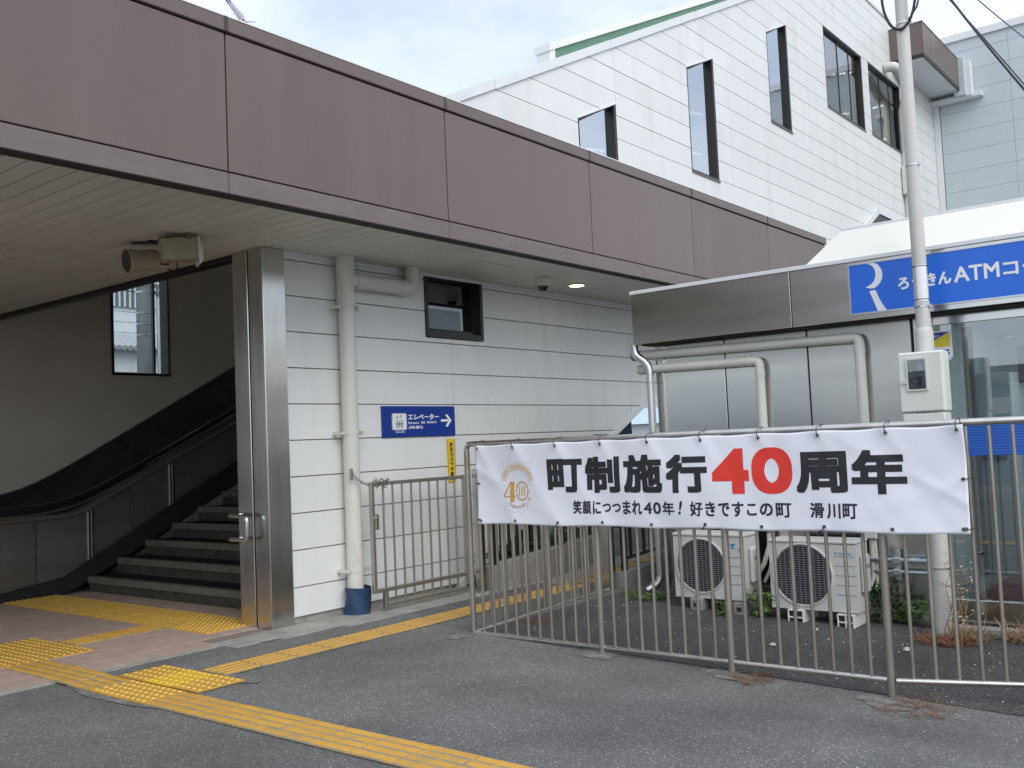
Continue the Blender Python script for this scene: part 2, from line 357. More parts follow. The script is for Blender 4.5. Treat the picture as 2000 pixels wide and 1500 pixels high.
# text ----------------------------------------------------------------------
def text2d(body, bold=0.0, res=3, shear=0.0):
    c = bpy.data.curves.new('lettering', 'FONT'); c.body = body; c.offset = bold; c.resolution_u = res; c.shear = shear
    o = bpy.data.objects.new('lettering', c); C.objects.link(o)
    dg = bpy.context.evaluated_depsgraph_get(); ev = o.evaluated_get(dg); me = ev.to_mesh()
    v = [(p.co.x, p.co.y) for p in me.vertices]; f = [tuple(p.vertices) for p in me.polygons]
    ev.to_mesh_clear(); bpy.data.objects.remove(o); bpy.data.curves.remove(c)
    x0, x1 = min(p[0] for p in v), max(p[0] for p in v); y0, y1 = min(p[1] for p in v), max(p[1] for p in v)
    return [((p[0]-x0)/(x1-x0), (p[1]-y0)/(y1-y0)) for p in v], f
def text_on(mb, body, fn, box, bold=0.0, res=3, shear=0.0):
    # box = u0,u1,v0,v1 in the plane; fn(u,v) -> 3D
    # bold = stroke growth in plane units (copies on a small ring, each 0.02 mm proud of the last)
    v, f = text2d(body, 0.0, res, shear)
    u0, u1, v0, v1 = box
    sh = [(0, 0)]
    if bold: sh += [(bold*i, bold*j) for i in (-1, 0, 1) for j in (-1, 0, 1) if i or j]
    for k, (du, dv) in enumerate(sh):
        mb.add([tuple(Vector(fn(u0+bold+p[0]*(u1-u0-2*bold)+du, v0+bold+p[1]*(v1-v0-2*bold)+dv))+Vector(TN)*2e-5*k) for p in v], f)
    return mb
TN = (0, -1, 0)
def poly_on(mb, pts, fn):
    mb.add([fn(*p) for p in pts], [tuple(range(len(pts)))]); return mb
def stroke(pts, wd, closed=False):
    # flat ribbon of a polyline: list of quads in 2D
    q = []; n = len(pts); L_, R_ = [], []
    for i in range(n):
        a = pts[i-1] if (i > 0 or closed) else pts[i]; b = pts[(i+1) % n] if (i < n-1 or closed) else pts[i]
        dx, dy = b[0]-a[0], b[1]-a[1]; d = math.hypot(dx, dy) or 1; nx, ny = -dy/d*wd/2, dx/d*wd/2
        L_.append((pts[i][0]+nx, pts[i][1]+ny)); R_.append((pts[i][0]-nx, pts[i][1]-ny))
    for i in range(n if closed else n-1):
        j = (i+1) % n; q.append([L_[i], R_[i], R_[j], L_[j]])
    return q
def stroke_on(mb, pts, wd, fn, closed=False):
    for q in stroke(pts, wd, closed): poly_on(mb, q, fn)
    return mb
def arc(cx, cy, rx, ry, a0, a1, n=24):
    return [(cx+rx*math.cos(rad(a0+(a1-a0)*i/n)), cy+ry*math.sin(rad(a0+(a1-a0)*i/n))) for i in range(n+1)]
# convex clipping -------------------------------------------------------------
def clip(poly, a, b, c):
    out = []
    for i in range(len(poly)):
        p, q = poly[i], poly[(i+1) % len(poly)]
        dp, dq = a*p[0]+b*p[1]-c, a*q[0]+b*q[1]-c
        if dp <= 1e-9: out.append(p)
        if (dp < -1e-9 and dq > 1e-9) or (dp > 1e-9 and dq < -1e-9):
            t = dp/(dp-dq); out.append((p[0]+(q[0]-p[0])*t, p[1]+(q[1]-p[1])*t))
    return out
def area(p): return abs(sum(p[i][0]*p[(i+1) % len(p)][1]-p[(i+1) % len(p)][0]*p[i][1] for i in range(len(p))))/2
def subtract(poly, win):
    # win counter-clockwise convex
    res = []; rest = poly
    for i in range(len(win)):
        p, q = win[i], win[(i+1) % len(win)]
        a, b = (q[1]-p[1]), -(q[0]-p[0]); c = a*p[0]+b*p[1]
        out = clip(rest, -a, -b, -c)
        if len(out) > 2 and area(out) > 1e-4: res.append(out)
        rest = clip(rest, a, b, c)
        if len(rest) < 3 or area(rest) < 1e-5: break
    return res

def touching(ps):
    # group convex pieces that share part of an edge
    grp = list(range(len(ps)))
    def edges(p): return [(p[i], p[(i+1) % len(p)]) for i in range(len(p))]
    for i in range(len(ps)):
        for j in range(i):
            hit = False
            for a, b in edges(ps[i]):
                l = math.dist(a, b)
                if l < 1e-4: continue
                ux, uy = (b[0]-a[0])/l, (b[1]-a[1])/l
                for c, d in edges(ps[j]):
                    if abs((c[0]-a[0])*uy-(c[1]-a[1])*ux) > 1e-5 or abs((d[0]-a[0])*uy-(d[1]-a[1])*ux) > 1e-5: continue
                    t0, t1 = sorted(((c[0]-a[0])*ux+(c[1]-a[1])*uy, (d[0]-a[0])*ux+(d[1]-a[1])*uy))
                    if min(l, t1)-max(0, t0) > 1e-3: hit = True
            if hit:
                a, b = grp[i], grp[j]; grp = [b if g == a else g for g in grp]
    return [[ps[i] for i in range(len(ps)) if grp[i] == g] for g in sorted(set(grp))]

# ------------------------------------------------------------------ ground
def sm(t): t = min(1, max(0, t)); return t*t*(3-2*t)
def gz(x, y):
    d = 0.032*max(0.0, 5.2-max(y, -3.0))*sm((x-4.4)/1.4)
    return -d
def sheet(name, xs, ys, zf, m, parent=None, **k):
    mb = MB(); nx = len(xs)
    mb.v = [(x, y, zf(x, y)) for y in ys for x in xs]
    mb.f = [(j*nx+i, j*nx+i+1, (j+1)*nx+i+1, (j+1)*nx+i) for j in range(len(ys)-1) for i in range(nx-1)]
    return mb.build(name, m, parent, fix=False, **k)
def rng(a, b, n): return [a+(b-a)*i/n for i in range(n+1)]
gx = [-600, -200, -60, -20, -8] + rng(-4, 4.25, 11) + rng(4.5, 6, 10) + rng(6.25, 14, 16) + [20, 40, 100, 300, 600]
gy = [-600, -200, -60, -20, -8, -5] + rng(-3, 5.0, 16) + [5.2] + rng(5.5, 9, 7) + [14, 20, 40, 100, 300, 600]
sheet('ground', gx, gy, gz, 'asphalt', kind='structure')
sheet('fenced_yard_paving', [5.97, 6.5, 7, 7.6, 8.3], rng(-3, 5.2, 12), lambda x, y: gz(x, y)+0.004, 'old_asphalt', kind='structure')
# cement smears around the post feet and along the tactile strip
def blob(name, cx, cy, rx, ry, m='cement', h=0.006, seed=0, rot=0.0):
    rd = random.Random(seed); n = 44; pts = []; ph = [rd.uniform(0, 6.28) for _ in range(5)]
    for i in range(n):
        a = 2*math.pi*i/n; k = .8+sum(.16/(q+1)*math.sin((q+2)*a+ph[q]) for q in range(5))+rd.uniform(-.04, .04); x, y = rx*k*math.cos(a), ry*k*math.sin(a)
        x, y = x*math.cos(rot)-y*math.sin(rot), x*math.sin(rot)+y*math.cos(rot)
        pts.append((cx+x, cy+y, gz(cx+x, cy+y)+h))
    mb = MB(); mb.v = [(cx, cy, gz(cx, cy)+h)]+pts; mb.f = [(0, 1+i, 1+(i+1) % n) for i in range(n)]
    return mb.build(name, m, None, fix=False, kind='structure')
for i, (x, y, a, b, h) in enumerate(((5.78, 5.24, .20, .13, .004), (5.88, 3.98, .16, .22, .004), (5.87, 2.96, .15, .20, .004), (5.83, 1.93, .16, .25, .004), (4.96, 6.64, .22, .2, .005), (3.27, 5.9, .09, .55, .005), (3.99, 5.6, .12, .2, .005))):
    blob('cement_patch', x, y, a, b, 'cement', h, i)

# entrance floor of pink tiles
fl = sheet('entrance_floor', [-4, 0, 3, 5.76], [6.72, 9, 11.06], lambda x, y: 0.004, 'grout', kind='structure')
MB().box(-4, 4.95, 6.690, 6.717, 0.0, 0.013).build('edge_strip', 'concrete', fl)
tm = {}
def tile_mesh(a, b):
    k = (round(a, 3), round(b, 3))
    if k not in tm: tm[k] = MB().box(0, a, 0, b, 0, 0.008, 0.0015).mesh('floor_tile', 'floor_tile')
    return tm[k]
x = 5.2
rows = []
while x > -0.4: rows.append(x-0.6); x -= 0.6
for i, x0 in enumerate(rows):
    y = 6.72
    while y < 11.0:
        b = min(0.3, 11.05-y)
        if not (x0 > 4.55 and y < 6.78): place('floor_tile', tile_mesh(0.596, b-0.004), fl, (x0+0.002, y+0.002, 0.005))
        y += 0.3
for y in [7.3+0.3*i for i in range(12)]: place('floor_tile', tile_mesh(0.545, 0.296), fl, (5.205, y, 0.005))
# concrete apron beside the wall
ap = empty('concrete_apron', (4.6, 6.4, 0), kind='structure')
ax = 5.02
for i, ln in enumerate((0.62, 0.75, 0.6, 0.72, 0.9, 0.8)):
    MB().box(ax+0.003, ax+ln-0.003, 6.36 if i else 6.45, 6.86, -0.05, 0.010-0.002*(i % 2), 0.003).build('slab', 'concrete', ap); ax += ln
MB().box(4.62, 5.02, 6.52, 6.83, -0.05, 0.009, 0.004).build('slab', 'concrete', ap)

# ------------------------------------------------------------------ tactile paving
def block_mesh(kind, a, b, m):
    mb = MB(); mb.box(0, a-0.003, 0, b-0.003, 0, 0.010, 0.002); nb_ = len(mb.f)
    if kind == 'dot':
        n = 5
        for i in range(n):
            for j in range(n):
                cx, cy = a*(i+.5)/n, b*(j+.5)/n; k0 = len(mb.v); q = 6
                for (r, h) in ((0.0165, 0.0095), (0.010, 0.0155)):
                    for t in range(q): mb.v.append((cx+r*math.cos(2*math.pi*t/q), cy+r*math.sin(2*math.pi*t/q), h))
                for t in range(q): mb.f.append((k0+t, k0+(t+1) % q, k0+q+(t+1) % q, k0+q+t))
                mb.f.append(tuple(k0+q+t for t in range(q)))
    else:
        n = 4
        for i in range(n):
            if kind == 'barx':
                c = b*(i+.5)/n; mb.prism([(c-.020, .0095), (c+.020, .0095), (c+.014, .0155), (c-.014, .0155)], 'x', 0.007, a-0.010)
            else:
                c = a*(i+.5)/n; mb.prism([(c-.024, .0095), (c+.024, .0095), (c+.018, .0150), (c-.018, .0150)], 'y', 0.009, b-0.012)
    me = mb.mesh('tactile_block', m if kind == 'dot' else 'wornyellow')
    me.materials.append(X['dot_yellow' if kind == 'dot' else m])
    for i in range(nb_, len(mb.f)): me.polygons[i].material_index = 1
    return me
BM = {}
def tblock(parent, kind, x, y, a, b, m='yellow', z=None):
    k = (kind, a, b, m)
    if k not in BM: BM[k] = block_mesh(kind, a, b, m)
    zz = gz(x+a/2, y+b/2)+0.003 if z is None else z
    return place('tactile_block', BM[k], parent, (x, y, zz+random.uniform(-.001, .0015)), (random.uniform(-.003, .003), random.uniform(-.003, .003), random.uniform(-.004, .004)))
tp = empty('tactile_paving', (3.3, 5, 0), 'worn yellow tactile guide path crossing the asphalt foreground towards the entrance', 'tactile paving', 'yellow tactile paving')
y = 7.46
i = 0
while y > 0.4:
    y -= 0.31
    dot = 5.4 < y+0.1 < 6.25
    tblock(tp, 'dot' if dot else 'bary', 3.275, y, 0.31, 0.31, z=0.011 if y > 6.5 else None)
tp = empty('tactile_paving', (3.62, 5.9, 0), 'short tactile dot patch with one brighter new yellow block at the path junction', 'tactile paving', 'yellow tactile paving')
for j, m in enumerate(('yellow', 'bright_yellow', 'yellow')): tblock(tp, 'dot', 3.61, 5.52+0.315*j, 0.36, 0.31, m)
tp = empty('tactile_paving', (4.0, 5.9, 0), 'straight ribbed yellow tactile strip running along the white wall past the gate', 'tactile paving', 'yellow tactile paving')
x = 3.99
while x < 8.3: tblock(tp, 'barx', x, 5.765-0.012*(x-4), 0.31, 0.30); x += 0.31
tp = empty('tactile_paving', (3.3, 7.5, 0), 'square tactile dot landing on pink tiles near the left edge', 'tactile paving', 'yellow tactile paving')
for i in range(2):
    for j in range(3): tblock(tp, 'dot', 3.30+0.345*i, 7.47+0.345*j, 0.34, 0.34, z=0.010)
tp = empty('tactile_paving', (4.0, 7.9, 0), 'thin ribbed yellow tactile strip on pink tiles leading to the stairs', 'tactile paving', 'yellow tactile paving')
for i in range(3): tblock(tp, 'barx', 3.995+0.27*i, 7.80, 0.27, 0.30, z=0.010)
tp = empty('tactile_paving', (4.8, 7.2, 0), 'broad band of yellow tactile dots in front of the first stair', 'tactile paving', 'yellow tactile paving')
for i in range(2):
    for j in range(13): tblock(tp, 'dot', 4.81+0.3*i, 7.2+0.3*j, 0.3, 0.3, z=0.010)

# ------------------------------------------------------------------ station canopy (brown fascia, slatted soffit)
YF, YS, HS = 5.566, 6.877, 3.298
cn = empty('station_canopy', (5, 6, 3.3), 'long brown panelled canopy with a slatted cream underside over the station entrance', 'canopy')
jx = [3.98+2.247*k for k in range(-4, 6)]
for a, b in zip(jx[:-1], jx[1:]):
    MB().box(a+.006, b-.006, YF, YF+.03, 3.447, 4.418, .004).build('fascia_panel', 'brown', cn)
    MB().box(a+.004, b-.004, YF-.014, YF+.09, 4.432, 4.535, .006).build('coping', 'brown', cn)
    MB().box(a-.016, a+.016, YF-.020, YF+.09, 4.428, 4.540, .004).build('coping_joint', 'joint_brown', cn)
    MB().box(a+.003, b-.003, YF-.004, YF+.018, 3.292, 3.436, .003).build('lower_trim', 'brown_trim', cn)
MB().box(jx[0], jx[-1], YF+.03, YF+.06, 3.44, 4.53).build('fascia_backing', 'dark_gap', cn)
MB().box(jx[0], jx[-1], YF-.016, YF+.30, 4.536, 4.546).build('coping_cap', 'white_trim', cn)
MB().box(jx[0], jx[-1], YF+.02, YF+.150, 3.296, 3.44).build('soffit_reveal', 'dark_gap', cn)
MB().box(jx[0], jx[-1], YF+.06, YS-.01, 3.46, 3.62).build('roof_deck', 'dark_gap', cn)
MB().box(jx[0], 5.36, YS-.01, 12.6, 3.46, 3.62).build('roof_deck', 'dark_gap', cn)
def slat(l):
    return MB().box(0.006, 0.144, 0, l, 0, 0.02, .004).mesh('soffit_slat', 'soffit')
longs, shorts = slat(12.58-5.72), slat(YS-.012-5.72)
k = 0
x = 5.25
while x > -2.6:
    x -= 0.15; place('soffit_slat', longs, cn, (x, 5.72, HS))
x = 5.25
while x < 14.6:
    place('soffit_slat', shorts, cn, (x, 5.72, HS)); x += 0.15
MB().box(jx[0], 15.2, 5.71, 6.86, 3.34, 3.35).build('slat_backing', 'dark_gap', cn)
MB().box(jx[0], 5.25, 6.86, 12.58, 3.34, 3.35).build('slat_backing', 'dark_gap', cn)
MB().box(5.262, 5.36, 7.30, 12.6, 3.255, 3.46, .004).build('header_trim', 'frame', cn)
MB().box(5.262, 5.30, 7.30, 12.6, 3.46, 5.2).build('bulkhead', 'dark_int', cn)
for (a, b, c, d) in ((3.90, 4.42, 8.55, 9.03), (7.23, 7.78, 6.08, 6.68)):
    h = MB(); q = .012
    h.box(a, b, c, c+q, 3.288, 3.297); h.box(a, b, d-q, d, 3.288, 3.297); h.box(a, a+q, c+q, d-q, 3.288, 3.297); h.box(b-q, b, c+q, d-q, 3.288, 3.297)
    hf = h.build('access_hatch', 'soffit', cn)
    MB().box(a+q+.003, b-q-.003, c+q+.003, d-q-.003, 3.290, 3.2975).build('hatch_panel', 'soffit', hf)

# stainless column
cl = empty('steel_column', (5.32, 7.0, 0), 'brushed stainless steel column between the stairs and the white wall', 'column')
MB().box(5.205, 5.447, 6.838, 7.040, 0.0, 3.297, .006).build('front_casing', 'steel', cl)
MB().box(5.200, 5.447, 7.052, 7.262, 0.0, 3.297, .006).build('rear_casing', 'steel', cl)
MB().box(5.225, 5.440, 7.036, 7.056, 0.0, 3.290).build('seam', 'dark_gap', cl)

# ------------------------------------------------------------------ stair enclosure building with white cladding
se = empty('stair_building', (12, 9, 0), 'white clad sloping stair building with tall narrow windows rising behind the canopy', 'building')
RS = 0.4843
def roofz(x): return min(5.265+RS*(x-7.718), 11.36)
def undz(x): return min(1.561+0.488*(x-10.782), 2.62)
wins = [(7.28, 8.168, 2.642, 3.30, 3.30), (10.28, 11.19, 4.05, 5.637, 6.06), (13.35, 14.25, 5.553, 7.172, 7.580), (16.50, 17.43, 7.072, 8.710, 9.150), (19.42, 21.68, 8.07, 9.76, 9.76), (22.15, 24.42, 8.115, 9.78, 9.78)]
wpoly = [[(a, zb), (b, zb), (b, tr), (a, tl)] for a, b, zb, tl, tr in wins]
zr = [0.062] + [.318+.3224*k for k in range(0, 10)]
zr += [6.226+.3224*k for k in range(-8, 17)]
cols = [5.472, 7.651, 11.208, 14.78, 18.35, 21.92, 24.06, 27.38]
G = .0052
for z0, z1 in zip(zr[:-1], zr[1:]):
    for x0, x1 in zip(cols[:-1], cols[1:]):
        p = [(x0+G*.5, z0+G), (x1-G*.5, z0+G), (x1-G*.5, z1-G), (x0+G*.5, z1-G)]
        p = clip(p, -RS, 1, 5.265-RS*7.718-.10)                   # under the sloped roof edge
        if len(p) < 3: continue
        p = clip(p, 0, 1, 11.27)
        if len(p) > 2 and z1 < 2.75: p = clip(p, .488, -1, .488*10.782-1.561-.05)   # above the sloped underside
        if len(p) > 2 and x0 > 12.9 and z1 < 2.7: continue
        if len(p) > 2 and x1 > 25.4: p = clip(p, 0, 1, 10.9)
        if len(p) < 3 or area(p) < .002: continue
        ps = [p]
        for wq in wpoly:
            wg = [(wq[0][0]-.02, wq[0][1]-.02), (wq[1][0]+.02, wq[1][1]-.02), (wq[2][0]+.02, wq[2][1]+.02), (wq[3][0]-.02, wq[3][1]+.02)]
            ps = [r for q in ps for r in subtract(q, wg)]
        if not ps: continue
        dy = random.uniform(-.0012, .0012)
        for gp_ in touching(ps):
            mb = MB()
            for q in gp_: mb.prism(q, 'y', YS+dy, YS+.028)
            mb.build('cladding_panel', 'siding', se)
# backing sheet with openings
bk = [(5.48, .1), (7.6, .1), (27.38, undz(27.38)), (27.38, 11.0), (24.0, 11.25), (20.2, 11.25), (7.3, 4.9), (5.48, 4.1)]
pieces = []
for a, b in zip([5.48, 7.6, 9, 12.952, 15, 18, 20.3, 22, 24.05], [7.6, 9, 12.952, 15, 18, 20.3, 22, 24.05, 27.38]):
    lo = lambda x: max(.07, undz(x)+.03)
    p = [(a, lo(a)), (b, lo(b)), (b, roofz(b)-.12), (a, roofz(a)-.12)]
    if a > 24: p = [(a, lo(a)), (b, lo(b)), (b, 10.85), (a, 10.85)]
    pieces.append(p)
for wq in wpoly: pieces = [r for q in pieces for r in subtract(q, wq)]
mb = MB()
for q in pieces: mb.prism(q, 'y', YS+.024, YS+.05)
mb.build('wall_backing', 'joint', se)
# sloped roof edge coping in lengths
x = 6.0
while x < 20.28:
    b = min(x+2.55, 20.3)
    MB().prism([(x+.004, roofz(x)-.10), (b-.004, roofz(b)-.10), (b-.004, roofz(b)+.02), (x+.004, roofz(x)+.02)], 'y', YS-.03, YS+.22).build('roof_coping', 'white_trim', se); x = b
MB().box(20.3, 24.06, YS-.03, YS+.22, 11.27, 11.38, .004).build('roof_coping', 'white_trim', se)
MB().prism([(7.6, undz(7.6)-.03), (12.95, 2.59), (27.3, 2.59), (27.3, 2.67), (12.95, 2.67), (7.6, undz(7.6)+.05)], 'y', YS-.012, YS+.1).build('underside_trim', 'white_trim', se)
MB().box(24.04, 24.08, YS-.006, YS+.2, 10.9, 11.27).build('corner_trim', 'white_trim', se)
MB().box(5.46, 7.55, YS+.02, YS+.2, 0, .066).build('plinth', 'concrete', se)
MB().box(5.455, 5.476, YS-.004, YS+.03, .06, 3.29, .002).build('edge_trim', 'white_trim', se)
MB().box(5.455, 14.5, YS-.014, YS-.001, 3.262, 3.297, .002).build('soffit_molding', 'white_trim', se)
# inner faces: far wall, roof, underside
lin = []
for a, b in zip([5.48, 7.6, 9, 12.952, 15, 18, 20.3], [7.6, 9, 12.952, 15, 18, 20.3, 27.3]):
    lo = lambda x: max(.07, undz(x)+.03); hi_ = lambda x: min(roofz(x)-.17, 10.85)
    lin.append([(a, lo(a)), (b, lo(b)), (b, hi_(b)), (a, hi_(a))])
for wq in wpoly: lin = [r for q in lin for r in subtract(q, wq)]
mb = MB()
for q in lin: mb.prism(q, 'y', YS+.16, YS+.17)
mb.build('inner_lining', 'hall_wall', se)
MB().box(27.0, 27.1, YS+.2, 12.6, 2.7, 10.85).build('end_wall', 'hall_wall', se)
MB().prism([(12.95, 2.63), (27.0, 2.63), (27.0, 2.7), (12.95, 2.7)], 'y', YS+.2, 12.6).build('floor_slab', 'concrete', se)
mb = MB()
mb.prism([(5.36, roofz(5.36)-.16), (20.3, roofz(20.3)-.16), (20.3, roofz(20.3)-.04), (5.36, roofz(5.36)-.04)], 'y', YS+.05, 12.8)
mb.box(20.3, 27.3, YS+.05, 12.8, 10.9, 11.0)
mb.build('roof', 'hall_wall', se)
# far side wall with the window looking outside
fw_ = [[(0.4, 0), (5.4, 0), (5.4, 4.9), (0.4, 4.9)]]
for a, b in ((5.4, 7.0), (7.0, 7.95), (7.95, 12.952), (12.952, 20.3)):
    fw_.append([(a, max(0, undz(a)-.1)), (b, max(0, undz(b)-.1)), (b, roofz(b)-.10), (a, roofz(a)-.10)])
fw_.append([(20.3, undz(20.3)), (27.3, undz(27.3)), (27.3, 10.9), (20.3, 10.9)])
hole = [(7.02, 2.675), (7.905, 2.675), (7.905, 4.45), (7.02, 4.45)]
fw_ = [r for q in fw_ for r in subtract(q, hole)]
mb = MB()
for q in fw_: mb.prism(q, 'y', 12.60, 12.78)
mb.build('hall_wall', 'hall_wall', se)
hw = MB()
hw.box(7.02, 7.05, 12.575, 12.78, 2.675, 4.4); hw.box(7.05, 7.905, 12.575, 12.78, 2.675, 2.71); hw.box(7.88, 7.905, 12.575, 12.78, 2.71, 4.4); hw.box(7.735, 7.765, 12.72, 12.77, 2.71, 4.4)
hwf = hw.build('window', 'blackpaint', se)
MB().box(7.05, 7.88, 12.735, 12.745, 2.71, 4.4).build('pane', 'clear_glass', hwf)
# upper windows
def mkwin(i, a, b, zb, tl, tr, dep=.13):
    mb = MB(); y0, y1 = YS+.004, YS+dep; t = .035
    sl_ = (tr-tl)/(b-a)
    mb.box(a-.019, a+t*.5, y0, y1, zb, tl)
    mb.prism([(b-t, zb), (b+.019, zb), (b+.019, tr), (b-t, tr)], 'y', y0, y1+.04)
    mb.box(a+t*.5, b-t, y0, y1, zb-.019, zb+t)
    mb.prism([(a-.019, tl-t), (b-t, tr-t), (b-t, tr+.019), (a-.019, tl+.019)], 'y', y0+.02, y1)
    fr = mb.build('window', 'frame', se)
    MB().prism([(a-.019, tl+.002), (b+.019, tr+.002), (b+.019, tr+.022), (a-.019, tl+.022)], 'y', YS-.012, y0+.02).build('head_flashing', 'white_trim', fr)
    MB().box(a-.02, b+.02, YS-.02, YS+.01, zb-.026, zb-.004).build('sill', 'brown_trim', fr)
    if i >= 4:
        m_ = MB(); m_.box((a+b)/2-.2, (a+b)/2-.165, y1-.06, y1-.02, zb+t, tl-t); m_.box((a+b)/2+.5, (a+b)/2+.53, y1-.06, y1-.02, zb+t, tl-t)
        m_.build('mullion', 'frame', fr)
    MB().prism([(a+t*.5, zb+t), (b-t, zb+t), (b-t, tr-t), (a+t*.5, tl-t)], 'y', y1-.05, y1-.04).build('pane', 'sky_glass' if i < 4 else 'glass', fr)
    return fr
for i, wv in enumerate(wins[1:], 1): mkwin(i, *wv)
# low window under the canopy
a, b, zb, zt = 7.28, 8.168, 2.642, 3.285
mb = MB(); t = .04
mb.box(a-.015, a+.028, YS-.012, YS+.16, zb, zt); mb.box(b-.03, b+.015, YS-.012, YS+.22, zb, zt); mb.box(a+.028, b-.03, YS-.012, YS+.16, zb-.015, zb+.05); mb.box(a+.028, b-.03, YS, YS+.16, zt-.02, zt)
fr = mb.build('window', 'frame', se)
MB().box(a+.028, b-.03, YS+.05, YS+.10, zb+.05, zb+.09, .004).build('sash_rail', 'frame', fr)
MB().box(a+.03, b-.03, YS+.12, YS+.13, zb+.09, zt-.02).build('pane', 'dark_glass', fr)
MB().box(a+.03, b-.24, YS+.105, YS+.113, zb+.095, zb+.31).build('frosted_film', 'frost', fr)
# rooms behind the upper windows
for (xa, za, xb, zb_) in ((15.5, 7.28, 16.0, 7.36), (15.45, 6.53, 15.95, 6.60), (19.2, 8.64, 19.55, 8.68), (23.1, 10.05, 24.5, 10.5), (23.7, 9.24, 24.1, 9.34), (26.0, 9.94, 26.9, 10.24), (26.5, 9.2, 26.9, 9.3), (12.2, 5.9, 12.8, 6.0), (11.0, 5.75, 11.6, 5.8)):
    MB().cyl((xa, 8.0, za), (xb, 8.0, zb_), .022, 8).build('fluorescent_tube', 'tube', se)
MB().prism([(17.45, 7.55), (17.95, 7.45), (18.05, 7.95), (17.55, 8.05)], 'y', 7.6, 7.75).build('hanging_sign_box', 'blackpaint', se)
# green clerestory on the roof
cg = MB()
y0 = 9.0
def cz(x): return 7.94+.4737*(x-12.841)
cg.prism([(12.84, cz(12.84)-.40), (22, cz(22)-.40), (22, cz(22)-.002), (12.84, cz(12.84)-.002)], 'y', y0, y0+.25)
gco = cg.build('clerestory', 'green', se)
MB().prism([(12.66, cz(12.66)), (22.0, cz(22.0)), (22.0, cz(22.0)+.13), (12.66, cz(12.66)+.13)], 'y', y0-.04, y0+.28).build('clerestory_coping', 'white_trim', gco)
MB().prism([(12.68, cz(12.68)-.5), (12.83, cz(12.83)-.5), (12.83, cz(12.83)-.003), (12.68, cz(12.68)-.003)], 'y', y0-.02, y0+.25).build('end_trim', 'white_trim', gco)

# ------------------------------------------------------------------ stairs, handrails, escalator
st = empty('staircase', (5.75, 9, 0), 'dark stone staircase climbing into the shaded hall left of the steel column', 'stairs')
NR, TR_, RI = 24, .357, .172
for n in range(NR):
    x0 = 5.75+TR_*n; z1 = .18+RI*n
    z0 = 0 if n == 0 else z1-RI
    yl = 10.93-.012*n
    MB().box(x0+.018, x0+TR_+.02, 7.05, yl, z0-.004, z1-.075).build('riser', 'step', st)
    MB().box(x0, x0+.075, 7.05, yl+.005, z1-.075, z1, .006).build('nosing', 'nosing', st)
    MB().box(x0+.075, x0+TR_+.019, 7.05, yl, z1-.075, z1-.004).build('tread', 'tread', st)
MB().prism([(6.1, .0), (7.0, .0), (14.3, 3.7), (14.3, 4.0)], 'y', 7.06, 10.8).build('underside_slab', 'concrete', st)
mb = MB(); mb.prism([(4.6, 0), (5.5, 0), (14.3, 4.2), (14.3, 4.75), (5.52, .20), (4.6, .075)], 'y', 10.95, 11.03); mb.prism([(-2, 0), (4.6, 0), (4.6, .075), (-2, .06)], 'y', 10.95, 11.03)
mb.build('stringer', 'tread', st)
# handrail of the stairs by the column (double tube joined at the end)
hr = empty('stair_handrail', (5.2, 7.2, 0), 'looped stainless handrail end sticking out past the steel column', 'handrail')
MB().tube(elbow([(13, 7.30, .975+.482*(13-5.6)), (5.6, 7.30, .975), (5.12, 7.30, .972), (5.12, 7.035, .965), (5.12, 7.035, .768), (5.12, 7.30, .765), (5.6, 7.30, .768), (13, 7.30, .768+.482*(13-5.6))], .045, 6), .0175, 12).build('rail_tube', 'chrome', hr, smooth=True)
for x in (5.9, 7.4, 8.9): MB().cyl((x, 7.30, .76+.482*(x-5.6)), (x, 6.95, .72+.482*(x-5.6)), .010, 8).build('bracket', 'chrome', hr)

es = empty('escalator', (6, 11.7, 0), 'black escalator with grey steel outer panels and curved handrail beside the stairs', 'escalator')
def sp(x, x0, w, s): 
    t = (x-x0)/w
    return s*w*(math.log1p(math.exp(t)) if t < 30 else t)
def ptop(x): return .895+sp(x, 5.66, .05, .475)
def pbot(x): return .085+.012*(x-4.0)*(1 if x < 5.5 else 0)+(.018 if x >= 5.5 else 0)+sp(x, 5.5, .03, .483)
seams = [2.3, 3.35, 4.72, 5.22, 5.86, 6.37, 6.93, 7.45, 7.98, 8.5, 9.02, 9.54, 10.06]
for a, b in zip(seams[:-1], seams[1:]):
    n = 6; q = [a+.006+(b-a-.012)*i/n for i in range(n+1)]
    mb = MB()
    for u, v in zip(q[:-1], q[1:]): mb.prism([(u, pbot(u)), (v, pbot(v)), (v, ptop(v)-.02), (u, ptop(u)-.02)], 'y', 11.055, 11.075)
    mb.build('outer_panel', 'dark_steel', es)
for x in (4.79, 5.86, 6.93, 7.98, 9.02):
    mb = MB(); mb.box(x-.032, x-.010, 11.035, 11.06, pbot(x)+.01, ptop(x)-.02); mb.box(x+.012, x+.034, 11.035, 11.06, pbot(x)+.01, ptop(x)-.02)
    mb.build('cover_strip', 'steel', es)
xs = rng(1.5, 14, 90)
def band(name, zlo, zhi, y0, y1, m):
    mb = MB(); n = len(xs)
    for x in xs:
        mb.v += [(x, y0, zlo(x)), (x, y1, zlo(x)), (x, y1, zhi(x)), (x, y0, zhi(x))]
    for i in range(n-1):
        for k in range(4): mb.f.append((i*4+k, i*4+(k+1) % 4, (i+1)*4+(k+1) % 4, (i+1)*4+k))
    return mb.build(name, m, es, smooth=True)
belt = lambda x: 1.01+sp(x, 5.66, .22, .487)
far = lambda x: 1.085+sp(x, 5.68, .25, .535)
band('bottom_trim', lambda x: pbot(x)-.05, lambda x: pbot(x), 11.03, 11.07, 'dark_steel')
